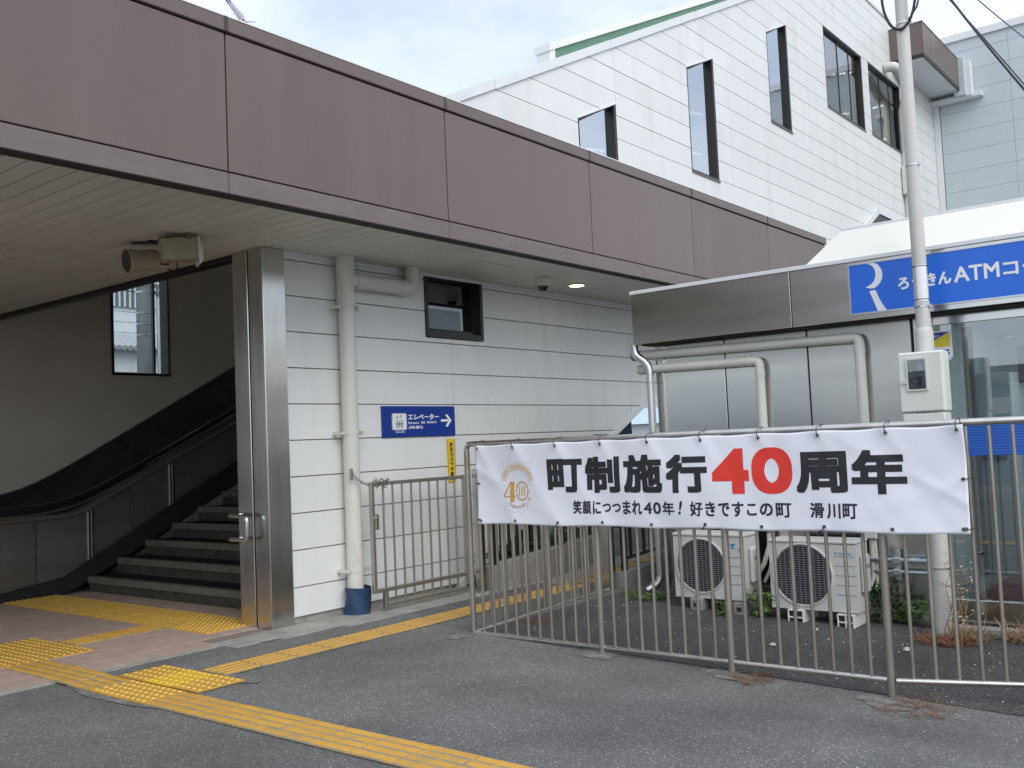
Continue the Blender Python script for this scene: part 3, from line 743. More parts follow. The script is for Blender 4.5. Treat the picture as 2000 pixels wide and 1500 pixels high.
band('outer_deck', lambda x: ptop(x)-.02, lambda x: ptop(x)+.015, 11.05, 11.20, 'dark_steel')
band('near_balustrade', lambda x: ptop(x)+.015, lambda x: belt(x)-.05, 11.17, 11.19, 'blackgloss')
band('near_handrail', lambda x: belt(x)-.05, lambda x: belt(x), 11.14, 11.22, 'rubber')
band('deck_trim', lambda x: belt(x)-.115, lambda x: belt(x)-.09, 11.14, 11.165, 'chrome')
mb = MB()
for x in xs: mb.v += [(x, 12.0, far(x)-.64), (x, 12.05, far(x)-.70), (x, 12.59, far(x)-.06), (x, 12.59, far(x)), (x, 12.54, far(x)-.005)]
for i in range(len(xs)-1):
    for k in range(5): mb.f.append((i*5+k, i*5+(k+1) % 5, (i+1)*5+(k+1) % 5, (i+1)*5+k))
mb.build('sloped_deck', 'darkmirror', es, smooth=True)
band('far_handrail', lambda x: far(x)-.68, lambda x: far(x)-.62, 11.93, 12.0, 'rubber')
band('inner_trim', lambda x: far(x)-.80, lambda x: far(x)-.77, 11.95, 11.99, 'chrome')
band('far_balustrade', lambda x: far(x)-1.1, lambda x: far(x)-.81, 11.96, 12.0, 'blackgloss')
band('step_bed', lambda x: max(0.0, far(x)-1.2), lambda x: far(x)-1.05, 11.21, 11.95, 'rubber')
h2 = empty('stair_handrail', (6, 11, .9), 'dark round handrail fixed along the grey escalator side panels', 'handrail')
MB().tube([(x, 10.985, ptop(x)-.012) for x in rng(2.4, 10, 50)], .019, 10).build('rail_tube', 'dark_steel', h2, smooth=True)
MB().tube([(x, 11.0, ptop(x)+.105) for x in rng(6.55, 10, 20)], .010, 8).build('upper_tube', 'chrome', h2, smooth=True)
for x in (4.8, 5.87, 6.94, 7.99): MB().cyl((x, 10.985, ptop(x)-.02), (x, 11.06, ptop(x)-.05), .008, 8).build('bracket', 'chrome', h2)

# ------------------------------------------------------------------ things on the white wall
# downpipe with branch
dp = empty('drainpipe', (6.1, 6.78, 0), 'thick cream drainpipe on the white wall with a side branch and blue wrapped foot', 'drainpipe')
MB().cyl((6.1, 6.775, .2), (6.1, 6.775, 3.297), .075, 24).build('pipe', 'pvc', dp, smooth=True)
MB().lathe([(.079, 2.83), (.088, 2.84), (.088, 2.93), (.083, 2.94), (.083, 3.15), (.089, 3.16), (.089, 3.297)], (6.1, 6.775, 0), n=24).build('socket', 'pvc', dp, smooth=True)
MB().tube(elbow([(6.12, 6.775, 3.085), (6.99, 6.775, 3.085), (6.99, 6.775, 3.297)], .08, 8), .072, 18).build('branch_pipe', 'pvc', dp, smooth=True)
MB().lathe([(.078, 0), (.078, .13)], (6.80, 6.775, 3.085), 'x', 18).build('branch_collar', 'pvc', dp, smooth=True)
MB().lathe([(.08, 0), (.08, .10)], (6.21, 6.775, 3.085), 'x', 18).build('branch_collar', 'pvc', dp, smooth=True)
MB().lathe([(.079, 3.18), (.079, 3.297)], (6.99, 6.775, 0), 'z', 18).build('branch_collar', 'pvc', dp, smooth=True)
for z in (2.82, 1.655, .40):
    mb = MB(); mb.lathe([(.079, z-.016), (.079, z+.016)], (6.1, 6.775, 0), n=24); mb.box(5.97, 6.005, 6.74, 6.88, z-.014, z+.014); mb.box(6.185, 6.215, 6.70, 6.76, z-.02, z+.02)
    mb.build('clamp', 'pvc', dp, smooth=True)
mb = MB(); n = 20; pr = []
for k, (z, r, e) in enumerate(((0.0, .128, .012), (.05, .122, .014), (.12, .118, .010), (.19, .119, .006), (.245, .125, .004))):
    for i in range(n):
        a = 2*math.pi*i/n; rr = r+e*math.sin(3*a+k*1.3)+.008*math.cos(5*a+k)
        mb.v.append((6.115+rr*math.cos(a), 6.765+rr*.85*math.sin(a), z+.006*math.sin(2*a+1)))
for k in range(4):
    for i in range(n): mb.f.append((k*n+i, k*n+(i+1) % n, (k+1)*n+(i+1) % n, (k+1)*n+i))
mb.build('foot_wrap', 'blue_cloth', dp, smooth=True)

# elevator sign
sg = empty('elevator_sign', (7.1, YS, 1.75), 'navy blue elevator sign with white pictogram and arrow on the white wall', 'sign')
MB().box(6.588, 7.639, YS-.022, YS-.002, 1.607, 1.912, .002).build('board', 'sign_blue', sg)
SY = YS-.0235
def sgf(u, v): return (6.588+(u-115)/1280*1.051, SY, 1.912-(v-102)/545*.305)
def sgf2(u, v): p = sgf(u, v); return (p[0], SY-.0008, p[2])
mb = MB()
def rrect(x0, x1, y0, y1, r):
    return arc(x1-r, y1-r, r, r, 0, 90, 5)+arc(x0+r, y1-r, r, r, 90, 180, 5)+arc(x0+r, y0+r, r, r, 180, 270, 5)+arc(x1-r, y0+r, r, r, 270, 360, 5)
poly_on(mb, rrect(268, 518, 230, 528, 34), sgf)
text_on(mb, 'エレベーター', lambda u, v: sgf(u, -v), (545, 1090, -348, -243), 3)
text_on(mb, 'Elevator', lambda u, v: sgf(u, -v), (545, 732, -424, -378), .8)
text_on(mb, '电梯', lambda u, v: sgf(u, -v), (765, 838, -420, -376), .8)
text_on(mb, '엘리베이터', lambda u, v: sgf(u, -v), (870, 1042, -420, -374), .8)
text_on(mb, '(改札階行)', lambda u, v: sgf(u, -v), (548, 795, -518, -456), 1.5)
text_on(mb, '(22m先)', lambda u, v: sgf(u, -v), (325, 478, -582, -542), .8)
poly_on(mb, [(1125, 345), (1265, 345), (1265, 388), (1125, 388)], sgf)
poly_on(mb, [(1205, 256), (1252, 256), (1325, 366), (1275, 366)], sgf); poly_on(mb, [(1275, 366.5), (1325, 366.5), (1252, 482), (1205, 482)], sgf)
mb.build('lettering', 'print_white', sg, fix=False)
mb = MB()
stroke_on(mb, [(336, 358), (452, 358), (452, 486), (336, 486)], 9, sgf2, True)
stroke_on(mb, rrect(278, 508, 240, 518, 28), 4, sgf2, True)
for cx in (362, 394, 426):
    poly_on(mb, arc(cx, 384, 9, 9, 0, 360, 10)[:-1], sgf2); poly_on(mb, [(cx-12, 398), (cx+12, 398), (cx+9, 438), (cx+5, 470), (cx-5, 470), (cx-9, 438)], sgf2)
stroke_on(mb, [(357, 262), (357, 322)], 7, sgf2); stroke_on(mb, [(336, 300), (357, 330), (378, 300)], 7, sgf2)
stroke_on(mb, [(420, 332), (420, 272)], 7, sgf2); stroke_on(mb, [(398, 292), (420, 264), (442, 292)], 7, sgf2)
mb.build('pictogram', 'print_black', sg, fix=False)
# camera notice
sg = empty('camera_notice_sign', (7.56, YS, 1.35), 'narrow vertical yellow security camera notice below the elevator sign', 'sign')
MB().box(7.516, 7.628, YS-.012, YS-.002, 1.118, 1.572, .001).build('board', 'sign_yellow', sg)
mb = MB(); zz = 1.535
for ch in '防犯カメラ作動中':
    text_on(mb, ch, lambda u, v: (u, YS-.0130, v), (7.549, 7.599, zz-.046, zz), .0018); zz -= .0515
mb.build('lettering', 'print_black', sg, fix=False)
mb = MB()
stroke_on(mb, [(7.519, 1.121), (7.625, 1.121), (7.625, 1.569), (7.519, 1.569)], .005, lambda u, v: (u, YS-.0128, v), True)
mb.build('border', 'print_black', sg, fix=False)
# ceiling camera, downlight, floodlight and speaker
cc = empty('security_camera', (8.58, 6.32, HS), 'small white dome security camera under the slatted soffit', 'camera')
MB().lathe([(.078, -.085), (.085, -.07), (.088, 0)], (8.58, 6.32, HS-.004), n=24).build('housing', 'speaker_w', cc, smooth=True)
MB().lathe([(.010, -.145), (.035, -.138), (.052, -.118), (.060, -.086)], (8.58, 6.32, HS-.004), n=24).build('dome', 'blackgloss', cc, smooth=True)
dl = empty('downlight', (9.25, 6.33, HS), 'lit round recessed downlight in the canopy soffit', 'light')
MB().lathe([(.092, -.012), (.105, -.010), (.108, 0)], (9.25, 6.33, HS-.003), n=24).build('rim', 'speaker_w', dl, smooth=True)
MB().lathe([(.080, -.016), (.088, -.0135)], (9.25, 6.33, HS-.003), n=24).build('lens', 'lamp', dl)
pj = empty('floodlight', (4.6, 7.6, HS), 'tan cylindrical floodlight with a dark mouth on a black bracket', 'floodlight')
def oriented(mb, loc, d, upv=(0, 0, 1)):
    d = Vector(d).normalized(); x = d; y_ = Vector(upv).cross(x).normalized(); z_ = x.cross(y_)
    R_ = Matrix((x, y_, z_)).transposed(); mb.v = [tuple(R_ @ Vector(p) + Vector(loc)) for p in mb.v]; return mb
# axis points towards lower left of the hall
FD = (-.95, .16, -.14); FL = (4.37, 7.36, 3.15)
oriented(MB().lathe([(.070, -.15), (.084, -.14), (.084, .02), (.089, .025), (.089, .07), (.082, .08)], (0, 0, 0), 'x', 24), FL, FD).build('barrel', 'speaker', pj, smooth=True)
oriented(MB().lathe([(.088, .04), (.098, .085), (.102, .11), (.094, .115), (.070, .084)], (0, 0, 0), 'x', 24), FL, FD).build('hood', 'speaker', pj, smooth=True)
oriented(MB().lathe([(.088, .1155), (.090, .119)], (0, 0, 0), 'x', 24), FL, FD).build('mouth', 'blackgloss', pj)
mb = MB(); mb.box(4.36, 4.50, 7.20, 7.24, 3.272, 3.294); mb.box(4.445, 4.47, 7.13, 7.17, 3.12, 3.29); mb.cyl((4.30, 7.36, 3.282), (4.45, 7.16, 3.285), .010, 8); mb.box(4.43, 4.485, 7.11, 7.16, 3.09, 3.16)
mb.build('bracket', 'blackpaint', pj)
MB().tube([(4.48, 7.12, 3.16), (4.52, 7.08, 3.12), (4.53, 7.06, 3.06), (4.51, 7.08, 3.04), (4.47, 7.12, 3.05)], .006, 8).build('cable', 'cable', pj, smooth=True)
sk = empty('loudspeaker', (4.5, 6.95, HS), 'slanted box loudspeaker with a white perforated end plate under the soffit', 'speaker')
sd = Vector((-.90, .40, -.03)).normalized()
mb = MB(); mb.prism([(-.14, -.085), (.12, -.10), (.14, .07), (-.14, .085)], 'y', -.09, .09); 
oriented(mb, (4.43, 6.90, 3.175), sd).build('cabinet', 'speaker', sk)
mb = MB(); mb.prism([(-.165, -.12), (-.150, -.125), (-.142, -.06), (-.142, .09), (-.155, .095), (-.17, -.02)], 'y', -.098, .098); mb.box(-.20, -.165, -.07, -.0, -.09, .05, .004)
oriented(mb, (4.43, 6.90, 3.175), sd).build('end_plate', 'speaker_w', sk)
mb = MB(); mb.lathe([(.05, 0), (.055, .012)], (4.42, 7.06, 3.282), 'z', 16); mb.cyl((4.42, 7.06, 3.285), (4.42, 7.05, 3.17), .012, 8); mb.box(4.44, 4.49, 6.78, 6.84, 3.25, 3.295)
mb.build('mount', 'rust', sk)

# ------------------------------------------------------------------ gate, chain
gt = empty('metal_gate', (6.15, 6.6, 0), 'grey barred metal gate chained open in front of the white wall', 'gate')
MB().box(6.152, 6.192, 6.58, 6.62, .185, 1.195, .004).build('stile', 'picket', gt)
MB().box(7.43, 7.475, 6.58, 6.62, .10, 1.20, .004).build('stile', 'picket', gt)
MB().box(6.193, 7.43, 6.582, 6.618, 1.162, 1.195, .004).build('top_rail', 'picket', gt)
MB().box(6.193, 7.43, 6.582, 6.618, .185, .222, .004).build('middle_rail', 'picket', gt)
MB().box(6.30, 7.43, 6.582, 6.618, .045, .08, .004).build('bottom_rail', 'picket', gt)
MB().box(6.285, 6.33, 6.58, 6.62, .035, .184, .004).build('short_post', 'picket', gt)
b0 = MB().cyl((0, 0, .081), (0, 0, 1.162), .0105, 8).mesh('bar', 'picket', True); b1 = MB().cyl((0, 0, .222), (0, 0, 1.162), .0105, 8).mesh('bar', 'picket', True)
for i in range(10):
    x = 6.192+.1235*(i+1)
    place('bar', b1 if i == 0 else b0, gt, (x, 6.6, 0))
mb = MB(); mb.box(6.192, 6.235, 6.575, 6.60, .76, .90, .003); mb.cyl((6.205, 6.56, .865), (6.205, 6.60, .865), .016, 10); mb.build('latch', 'steel_rail', gt)
ch = empty('chain', (6.1, 6.65, 1.2), 'steel chain tying the gate to the cream drainpipe', 'chain')
def link(c, d, upv):
    c = Vector(c); d = Vector(d).normalized(); s_ = Vector(upv).cross(d).normalized()
    pts = []
    for i in range(10):
        a = 2*math.pi*i/10; pts.append(c+d*(.020*math.cos(a))+s_*(.012*math.sin(a)))
    return MB().tube(pts, .0036, 6, closed=True)
cp = [(6.02+.16*t/8, 6.68-.08*t/8, 1.285-.11*t/8-.03*math.sin(math.pi*t/8)) for t in range(9)]
cp += [(6.19+.026*i, 6.578, 1.205+.012*math.sin(i*2.1)) for i in range(7)]
cp += [(6.20+.026*i, 6.572, 1.165-.014*math.sin(i*1.7)) for i in range(6)] + [(6.36, 6.575, 1.205), (6.365, 6.575, 1.18), (6.35, 6.57, 1.155)]
for i in range(len(cp)-1):
    d = Vector(cp[i+1])-Vector(cp[i])
    link(cp[i], d, (0, 0, 1) if i % 2 else (0.3, 1, .2)).build('chain_link', 'chain', ch, smooth=True)
MB().box(6.005, 6.02, 6.67, 6.70, 1.23, 1.33, .003).build('hook_plate', 'chain', ch)

# ------------------------------------------------------------------ picket fence
fn = empty('picket_fence', (5.93, 3.5, 0), 'grey tubular picket fence around the booth yard carrying the banner', 'fence')
FX = 5.93
def post(x, y, r=.030, top=1.50):
    z0 = gz(x, y)
    MB().cyl((x, y, z0-.02), (x, y, top), r, 16).build('post', 'picket', fn, smooth=True)
PY = [5.21, 3.985, 2.968, 1.945]
post(FX, PY[0], .024, 1.455)
for y in PY[1:]: post(FX, y, .024, 1.495)
P3 = Vector((FX, PY[3], 0)); P4 = Vector((6.36, .78, 0))
post(P4.x, P4.y, .024, 1.495)
MB().tube(elbow([(FX, PY[0], 1.40), (FX, PY[0], 1.505), (FX, 1.945, 1.505)], .06, 8)+[(6.36, .78, 1.505), (6.6, .13, 1.505)], .0215, 16).build('top_rail', 'steel_rail', fn, smooth=True)
for a, b in zip(PY[:-1], PY[1:]):
    MB().tube([(FX, a-.020, .0), (FX, b+.020, .0)], .0165, 14).build('bottom_rail', 'steel_rail', fn, smooth=True)
MB().tube([(FX, PY[3]-.03, 0), (6.36, .78, 0), (6.6, .13, 0)], .0165, 14).build('bottom_rail', 'steel_rail', fn, smooth=True)
pk = MB().cyl((0, 0, .015), (0, 0, 1.48), .0115, 10).mesh('picket', 'picket', True)
for a, b, n in ((PY[0], PY[1], 10), (PY[1], PY[2], 8), (PY[2], PY[3], 8)):
    for i in range(1, n+1): place('picket', pk, fn, (FX, a+(b-a)*i/(n+1), random.uniform(-.002, .002)))
d = (P4-P3); n = 9
for i in range(1, n+1): place('picket', pk, fn, tuple(P3+d*i/(n+1)))
d2_ = Vector((.24, -.65, 0))
for i in range(1, 5): place('picket', pk, fn, tuple(P4+d2_*i/5.5))
# side return of the fence
E0, E1 = Vector((FX+.02, PY[0]+.0, 0)), Vector((8.20, 5.42, 0))
MB().tube([tuple(E0+Vector((0, 0, .0))), tuple(E1)], .0165, 14).build('bottom_rail', 'steel_rail', fn, smooth=True)
MB().tube([tuple(E0+Vector((0, 0, 1.505))), tuple(E1+Vector((0, 0, 1.505)))], .0215, 14).build('top_rail', 'steel_rail', fn, smooth=True)
for i in range(1, 19): place('picket', pk, fn, tuple(E0+(E1-E0)*i/19))
MB().cyl(tuple(E0+(E1-E0)*.5+Vector((0, 0, -.02))), tuple(E0+(E1-E0)*.5+Vector((0, 0, 1.49))), .023, 14).build('post', 'picket', fn, smooth=True)
MB().box(8.18, 8.30, 5.37, 5.49, -.02, 1.55, .006).build('end_post', 'steel', fn)
MB().box(7.48, 7.56, 6.44, 6.52, 0, 1.25, .004).build('gate_post', 'steel', fn)

# ------------------------------------------------------------------ banner with lettering
bn = empty('banner', (5.87, 3.2, 1.2), 'long white cloth banner with black and red Japanese lettering tied to the fence', 'banner')
BX = 5.865
Y0, Y1 = 5.064, 1.432
def zt(y): return 1.489+.0035*math.cos((y-1.44)*2*math.pi/.405)
def zb(y): return .874+.004*math.cos((y-1.44)*2*math.pi/.82)
gy_ = [5.03, 4.668, 4.268, 3.873, 3.474, 3.069, 2.661, 2.265, 1.86, 1.466]
def wr(y, z):
    # cloth relief: soft bulges, diagonal pulls from the ties
    f = (z-.88)/.62
    d = .010*math.sin(2.1*y+1.3)*math.sin(math.pi*f)+.006*math.sin(5.3*y-3.1*z+.4)+.0035*math.sin(9.7*y+7.3*z)+.0022*math.sin(17*y-12*z+2)
    for g in gy_:
        a = y-g; b = (1.47-z)
        d += .0075*math.exp(-((a-b*.55)/.055)**2)*math.exp(-b/.22)+.0065*math.exp(-((a+b*.6)/.05)**2)*math.exp(-b/.20)
        c_ = z-.89
        d += .0035*math.exp(-((a-c_*.7)/.05)**2)*math.exp(-c_/.18)
    e = (y-1.44)
    d += .006*math.exp(-((z-1.05-.55*e)/.035)**2)*math.exp(-e/.6)+.006*math.exp(-((z-1.18+.35*e)/.05)**2)*math.exp(-e/.5)
    d += .007*math.exp(-((z-1.30+.5*(5.05-y))/.04)**2)*math.exp(-(5.05-y)/.4)
    return d
def bf(y, z, off=0.0): return (BX-wr(y, z)-off, y, z)
ny, nz_ = 260, 44
mb = MB()
for j in range(nz_+1):
    for i in range(ny+1):
        y = Y0+(Y1-Y0)*i/ny; z = zb(y)+(zt(y)-zb(y))*j/nz_; mb.v.append(bf(y, z))
for j in range(nz_):
    for i in range(ny): k = j*(ny+1)+i; mb.f.append((k, k+1, k+ny+2, k+ny+1))
me = mb.mesh('cloth', 'cloth', True, False)
sd_ = place('cloth', me, bn)
md = sd_.modifiers.new('thickness', 'SOLIDIFY'); md.thickness = .0012; md.offset = -1
# printed parts follow the relief: cut into small facets
def printed(name, m, builder, parent=bn, off=.0016):
    mb = MB(); builder(mb)
    bm = bmesh.new(); vs_ = [bm.verts.new(p) for p in mb.v]
    for f in mb.f:
        try: bm.faces.new([vs_[i] for i in f])
        except Exception: pass
    ys_ = [v.co.y for v in bm.verts]; zs_ = [v.co.z for v in bm.verts]
    st_ = .035
    for axis, lo, hi in ((1, min(ys_), max(ys_)), (2, min(zs_), max(zs_))):
        t = lo+st_
        while t < hi:
            p = [0, 0, 0]; p[axis] = t; q = [0, 0, 0]; q[axis] = 1
            bmesh.ops.bisect_plane(bm, geom=bm.verts[:]+bm.edges[:]+bm.faces[:], plane_co=p, plane_no=q); t += st_
    for v in bm.verts: v.co = Vector(bf(v.co.y, v.co.z, off+v.co.x))
    me = bpy.data.meshes.new(name); bm.to_mesh(me); bm.free(); me.materials.append(X[m])
    return place(name, me, parent)
TN = (1, 0, 0)
bl = lambda u, v: (0, -u, v)      # u runs to the right (towards -y)
for c_, a, b, z0, z1 in (('町', 4.360, 4.050, 1.117, 1.366), ('制', 4.025, 3.720, 1.114, 1.374), ('施', 3.690, 3.375, 1.113, 1.380), ('行', 3.345, 3.032, 1.113, 1.372), ('周', 2.428, 2.105, 1.108, 1.364), ('年', 2.080, 1.758, 1.101, 1.366)):
    printed('main_character', 'print_black', lambda mb: text_on(mb, c_, bl, (-a, -b, z0, z1), .0120, 4))
for c_, a, b in (('4', 2.998, 2.742), ('0', 2.722, 2.447)):
    printed('red_numeral', 'print_red', lambda mb: text_on(mb, c_, bl, (-a, -b, 1.105, 1.400), .020 if c_ == '4' else .016, 8))
z0, z1 = .962, 1.060
for c_, a, b, q0, q1, sh_ in (('笑', 4.139, 4.062, 0, 0, 0), ('顔', 4.052, 3.978, 0, 0, 0), ('に', 3.962, 3.895, 0, -.004, 0), ('つ', 3.882, 3.812, .015, -.022, 0), ('つ', 3.800, 3.730, .015, -.022, 0), ('ま', 3.712, 3.648, 0, 0, 0), ('れ', 3.635, 3.553, 0, 0, 0), ('4', 3.538, 3.472, .006, -.010, 0), ('0', 3.462, 3.398, .006, -.010, 0), ('年', 3.385, 3.290, 0, -.006, 0), ('!', 3.262, 3.228, .006, 0, .25),
     ('好', 3.172, 3.082, -.004, -.004, 0), ('き', 3.062, 2.990, -.004, -.006, 0), ('で', 2.968, 2.888, -.004, -.012, 0), ('す', 2.872, 2.790, -.004, -.006, 0), ('こ', 2.768, 2.702, .004, -.018, 0), ('の', 2.680, 2.592, .002, -.014, 0), ('町', 2.572, 2.470, -.006, -.012, 0), ('滑', 2.352, 2.262, -.006, -.010, 0), ('川', 2.245, 2.158, -.008, -.014, 0), ('町', 2.145, 2.055, -.008, -.014, 0)):
    printed('slogan_character', 'print_purple', lambda mb: text_on(mb, c_, bl, (-a, -b, z0+q0, z1+q1), .0026, 3, sh_))
# emblem: units of a 100 x 140 picture patch
def ef(u, v): return (0, 4.892-(u-0)*.00502*1.0, 1.452-(v)*.00395)
EU = lambda k: (k[0]/10.71, k[1]/10.71)
def emblem_line(mb):
    top = [(140, 460), (160, 500), (185, 510), (150, 460), (150, 410), (165, 340), (200, 300), (235, 320), (240, 370), (225, 405)]
    stroke_on(mb, [EU(p) for p in top[3:]], .45, ef)
    stroke_on(mb, [EU(p) for p in [(335, 310), (360, 240), (350, 210), (385, 205), (440, 245), (500, 270), (570, 270), (640, 258), (690, 295), (735, 325), (780, 280), (797, 235), (822, 300), (810, 360), (790, 430)]], .45, ef)
    stroke_on(mb, [EU(p) for p in [(290, 1020), (260, 1060), (265, 1110), (290, 1165), (240, 1180), (210, 1220), (215, 1270), (260, 1290), (330, 1270), (400, 1300), (460, 1330), (480, 1265), (520, 1285), (580, 1335), (610, 1310), (630, 1260), (720, 1268), (705, 1180), (725, 1090)]], .45, ef)
    cx, cy = 512/10.71, 640/10.71
    stroke_on(mb, [(p[0], 2*cy-p[1]) for p in arc(cx, cy, 31, 31.5, -2, 182, 40)], .55, ef); stroke_on(mb, [(p[0], 2*cy-p[1]) for p in arc(cx, cy, 22.5, 19.5, -4, 184, 40)], .55, ef)
    for s_ in (1, -1):
        q = [(cx+s_*22.5, cy+1.5), (cx+s_*31, cy+1), (cx+s_*31.8, cy+9), (cx+s_*29, cy+7.5), (cx+s_*26.5, cy+12), (cx+s_*21, cy+4)]
        stroke_on(mb, q, .5, ef, True)
printed('emblem_outline', 'print_goldline', emblem_line, off=.0022)
def emblem_ribbon(mb):
    cx, cy = 512/10.71, 640/10.71
    o = [(p[0], 2*cy-p[1]) for p in arc(cx, cy, 31, 31.5, -2, 182, 24)]; q = [(p[0], 2*cy-p[1]) for p in arc(cx, cy, 22.5, 19.5, -4, 184, 24)]
    for i in range(24): poly_on(mb, [o[i], o[i+1], q[i+1], q[i]], ef)
printed('emblem_ribbon', 'ribbon', emblem_ribbon, off=.0012)
def arc_text(mb, body, cx, cy, rx, ry, a0, a1, h, wd, flip=1):
    n = len(body)
    for i, c_ in enumerate(body):
        if c_ == ' ': continue
        a = rad(a0+(a1-a0)*(i+.5)/n); px, py = cx+rx*math.cos(a), cy-ry*math.sin(a)
        t = a-math.pi/2 if flip > 0 else a+math.pi/2
        ct, s_ = math.cos(t), math.sin(t)
        text_on(mb, c_, lambda u, v: ef(px+u*ct-v*s_, py-(u*s_+v*ct)), (-wd/2, wd/2, -h/2, h/2), 0, 2)
def emblem_gold(mb):
    cx, cy = 512/10.71, 640/10.71
    poly_on(mb, [EU(p) for p in [(352, 680), (440, 680), (430, 1100), (345, 1100)]], ef)
    poly_on(mb, [EU(p) for p in [(345, 685), (365, 700), (232, 978), (205, 975)]], ef)
    poly_on(mb, [EU(p) for p in [(205, 976), (345, 976), (345, 1000), (215, 1000)]], ef); poly_on(mb, [EU(p) for p in [(431, 976), (460, 976), (462, 998), (431, 1000)]], ef)
    stroke_on(mb, [(p[0], 2*868/10.71-p[1]) for p in arc(605/10.71, 868/10.71, 11.6, 17.2, 20, 170, 20)], 2.5, ef)
    stroke_on(mb, [(p[0], 2*868/10.71-p[1]) for p in arc(605/10.71, 868/10.71, 11.6, 17.2, 200, 350, 20)], 2.5, ef)
    for x in (548, 603, 655): poly_on(mb, [EU(p) for p in [(x-11, 775), (x+11, 775), (x+8, 970), (x-14, 970)]], ef)
    poly_on(mb, [EU(p) for p in [(735, 832), (768, 885), (700, 885)]], ef); poly_on(mb, [EU(p) for p in [(480, 835), (512, 880), (450, 880)]], ef)
    text_on(mb, 'th', lambda u, v: ef(u, -v), (722/10.71, 795/10.71, -1072/10.71, -980/10.71), 0)
printed('emblem_numerals', 'print_gold', emblem_gold, off=.0026)
def emblem_text(mb):
    cx, cy = 512/10.71, 640/10.71
    arc_text(mb, '滑川町 町制施行40周年', cx, cy, 26.7, 25.3, 172, 8, 5.6, 5.0)
    arc_text(mb, 'ANNIVERSARY', cx-1, 985/10.71, 20, 20.5, 215, 325, 5.6, 3.4, -1)
printed('emblem_text', 'print_goldline', emblem_text, off=.0024)
# grommets and cable ties
gm = MB(); gm.lathe([(.007, 0), (.0075, .003), (.0125, .003), (.013, 0)], (0, 0, 0), 'x', 14)
gme = gm.mesh('grommet', 'chrome', True)
hole_ = MB().lathe([(.0072, 0), (.0068, .0008)], (0, 0, 0), 'x', 12).mesh('grommet_hole', 'ac_dark')
for i, y in enumerate(gy_):
    z = zt(y)-.030
    p = bf(y, z, .002); place('grommet', gme, bn, p, (0, 0, math.pi)); place('grommet_hole', hole_, bn, (p[0]-.0022, p[1], p[2]), (0, 0, math.pi))
    MB().tube([(p[0]-.004, y, z), (p[0]-.012, y+.002, z+.018), (p[0]-.008, y+.003, z+.05), (FX-.020, y+.004, 1.525), (FX+.010, y+.004, 1.534), (FX+.028, y+.003, 1.505), (FX+.012, y, 1.475), (p[0]+.006, y, z)], .0028, 6).build('cable_tie', 'cable', bn, smooth=True)
gyb = [5.03, 4.68, 4.275, 3.885, 3.48, 3.07, 2.674, 2.266, 1.857, 1.466]
for i, y in enumerate(gyb):
    z = zb(y)+.026
    p = bf(y, z, .002); place('grommet', gme, bn, p, (0, 0, math.pi)); place('grommet_hole', hole_, bn, (p[0]-.0022, p[1], p[2]), (0, 0, math.pi))
    if i in (2, 5, 7): MB().tube([(p[0]-.004, y, z), (p[0]-.006, y+.012, z-.02), (p[0], y+.03, z-.036), (FX-.005, y+.035, z-.03)], .0028, 6).build('cable_tie', 'cable', bn, smooth=True)
for y, s_, zs in ((Y0-.022, 1, (1.19, .905)), (Y1+.022, -1, (1.185, .905))):
    for z in zs:
        p = bf(y, z, .002); place('grommet', gme, bn, p, (0, 0, math.pi)); place('grommet_hole', hole_, bn, (p[0]-.0022, p[1], p[2]), (0, 0, math.pi))
        MB().tube([(p[0]-.005, y, z), (p[0]-.004, y+s_*.03, z+.002), (FX, y+s_*.06, z+.004)], .0028, 6).build('cable_tie', 'cable', bn, smooth=True)

# ------------------------------------------------------------------ ATM booth
TN = (-1, 0, 0)
bt = empty('atm_booth', (9.5, 2, 0), 'stainless steel clad ATM booth with a glass front and cream mansard roof', 'booth')
WX, PX = 8.25, 8.03
ye = 4.715
seam_y = [4.715, 4.03, 3.24, 2.36]
for a, b in zip(seam_y[:-1], seam_y[1:]):
    MB().box(WX, WX+.03, b+.006, a-.006, .0, 2.42, .003).build('wall_panel', 'steel_h', bt)
MB().box(WX+.015, WX+.05, 2.2, 4.70, -.2, 2.42).build('wall_backing', 'dark_gap', bt)
MB().box(WX, WX+.03, 2.19, 2.345, -.15, 2.42, .003).build('wall_panel', 'steel_h', bt)
MB().box(WX-.002, 11.2, 4.70, 4.72, -.2, 2.42).build('side_wall', 'steel_h', bt)
MB().box(WX-.03, WX+.06, 4.66, 4.745, -.1, 2.40, .004).build('corner_post', 'steel', bt)
MB().box(WX, WX+.05, 2.3, 4.715, -.15, .004).build('base_plinth', 'block', bt)
# parapet band
pj_ = [4.865, 3.275, 2.775]
MB().box(PX, PX+.02, 3.278, 4.865, 2.385, 2.868, .003).build('parapet_panel', 'steel_h', bt)
MB().box(PX, PX+.02, -2.0, 3.270, 2.385, 2.868, .003).build('parapet_panel', 'steel_h', bt)
MB().box(PX+.004, PX+.02, 3.268, 3.28, 2.386, 2.866).build('panel_joint', 'dark_gap', bt)
MB().box(PX+.002, 11.2, 4.845, 4.866, 2.385, 2.868).build('parapet_panel', 'steel_h', bt)
MB().box(PX-.012, 11.2, -2.0, 4.88, 2.870, 2.905, .003).build('parapet_cap', 'white_trim', bt)
MB().box(PX+.01, 11.2, -2.0, 4.84, 2.392, 2.40).build('parapet_underside', 'joint', bt)
MB().box(PX+.05, WX, -2.0, 4.8, 2.372, 2.391).build('shadow_gap', 'dark_gap', bt)
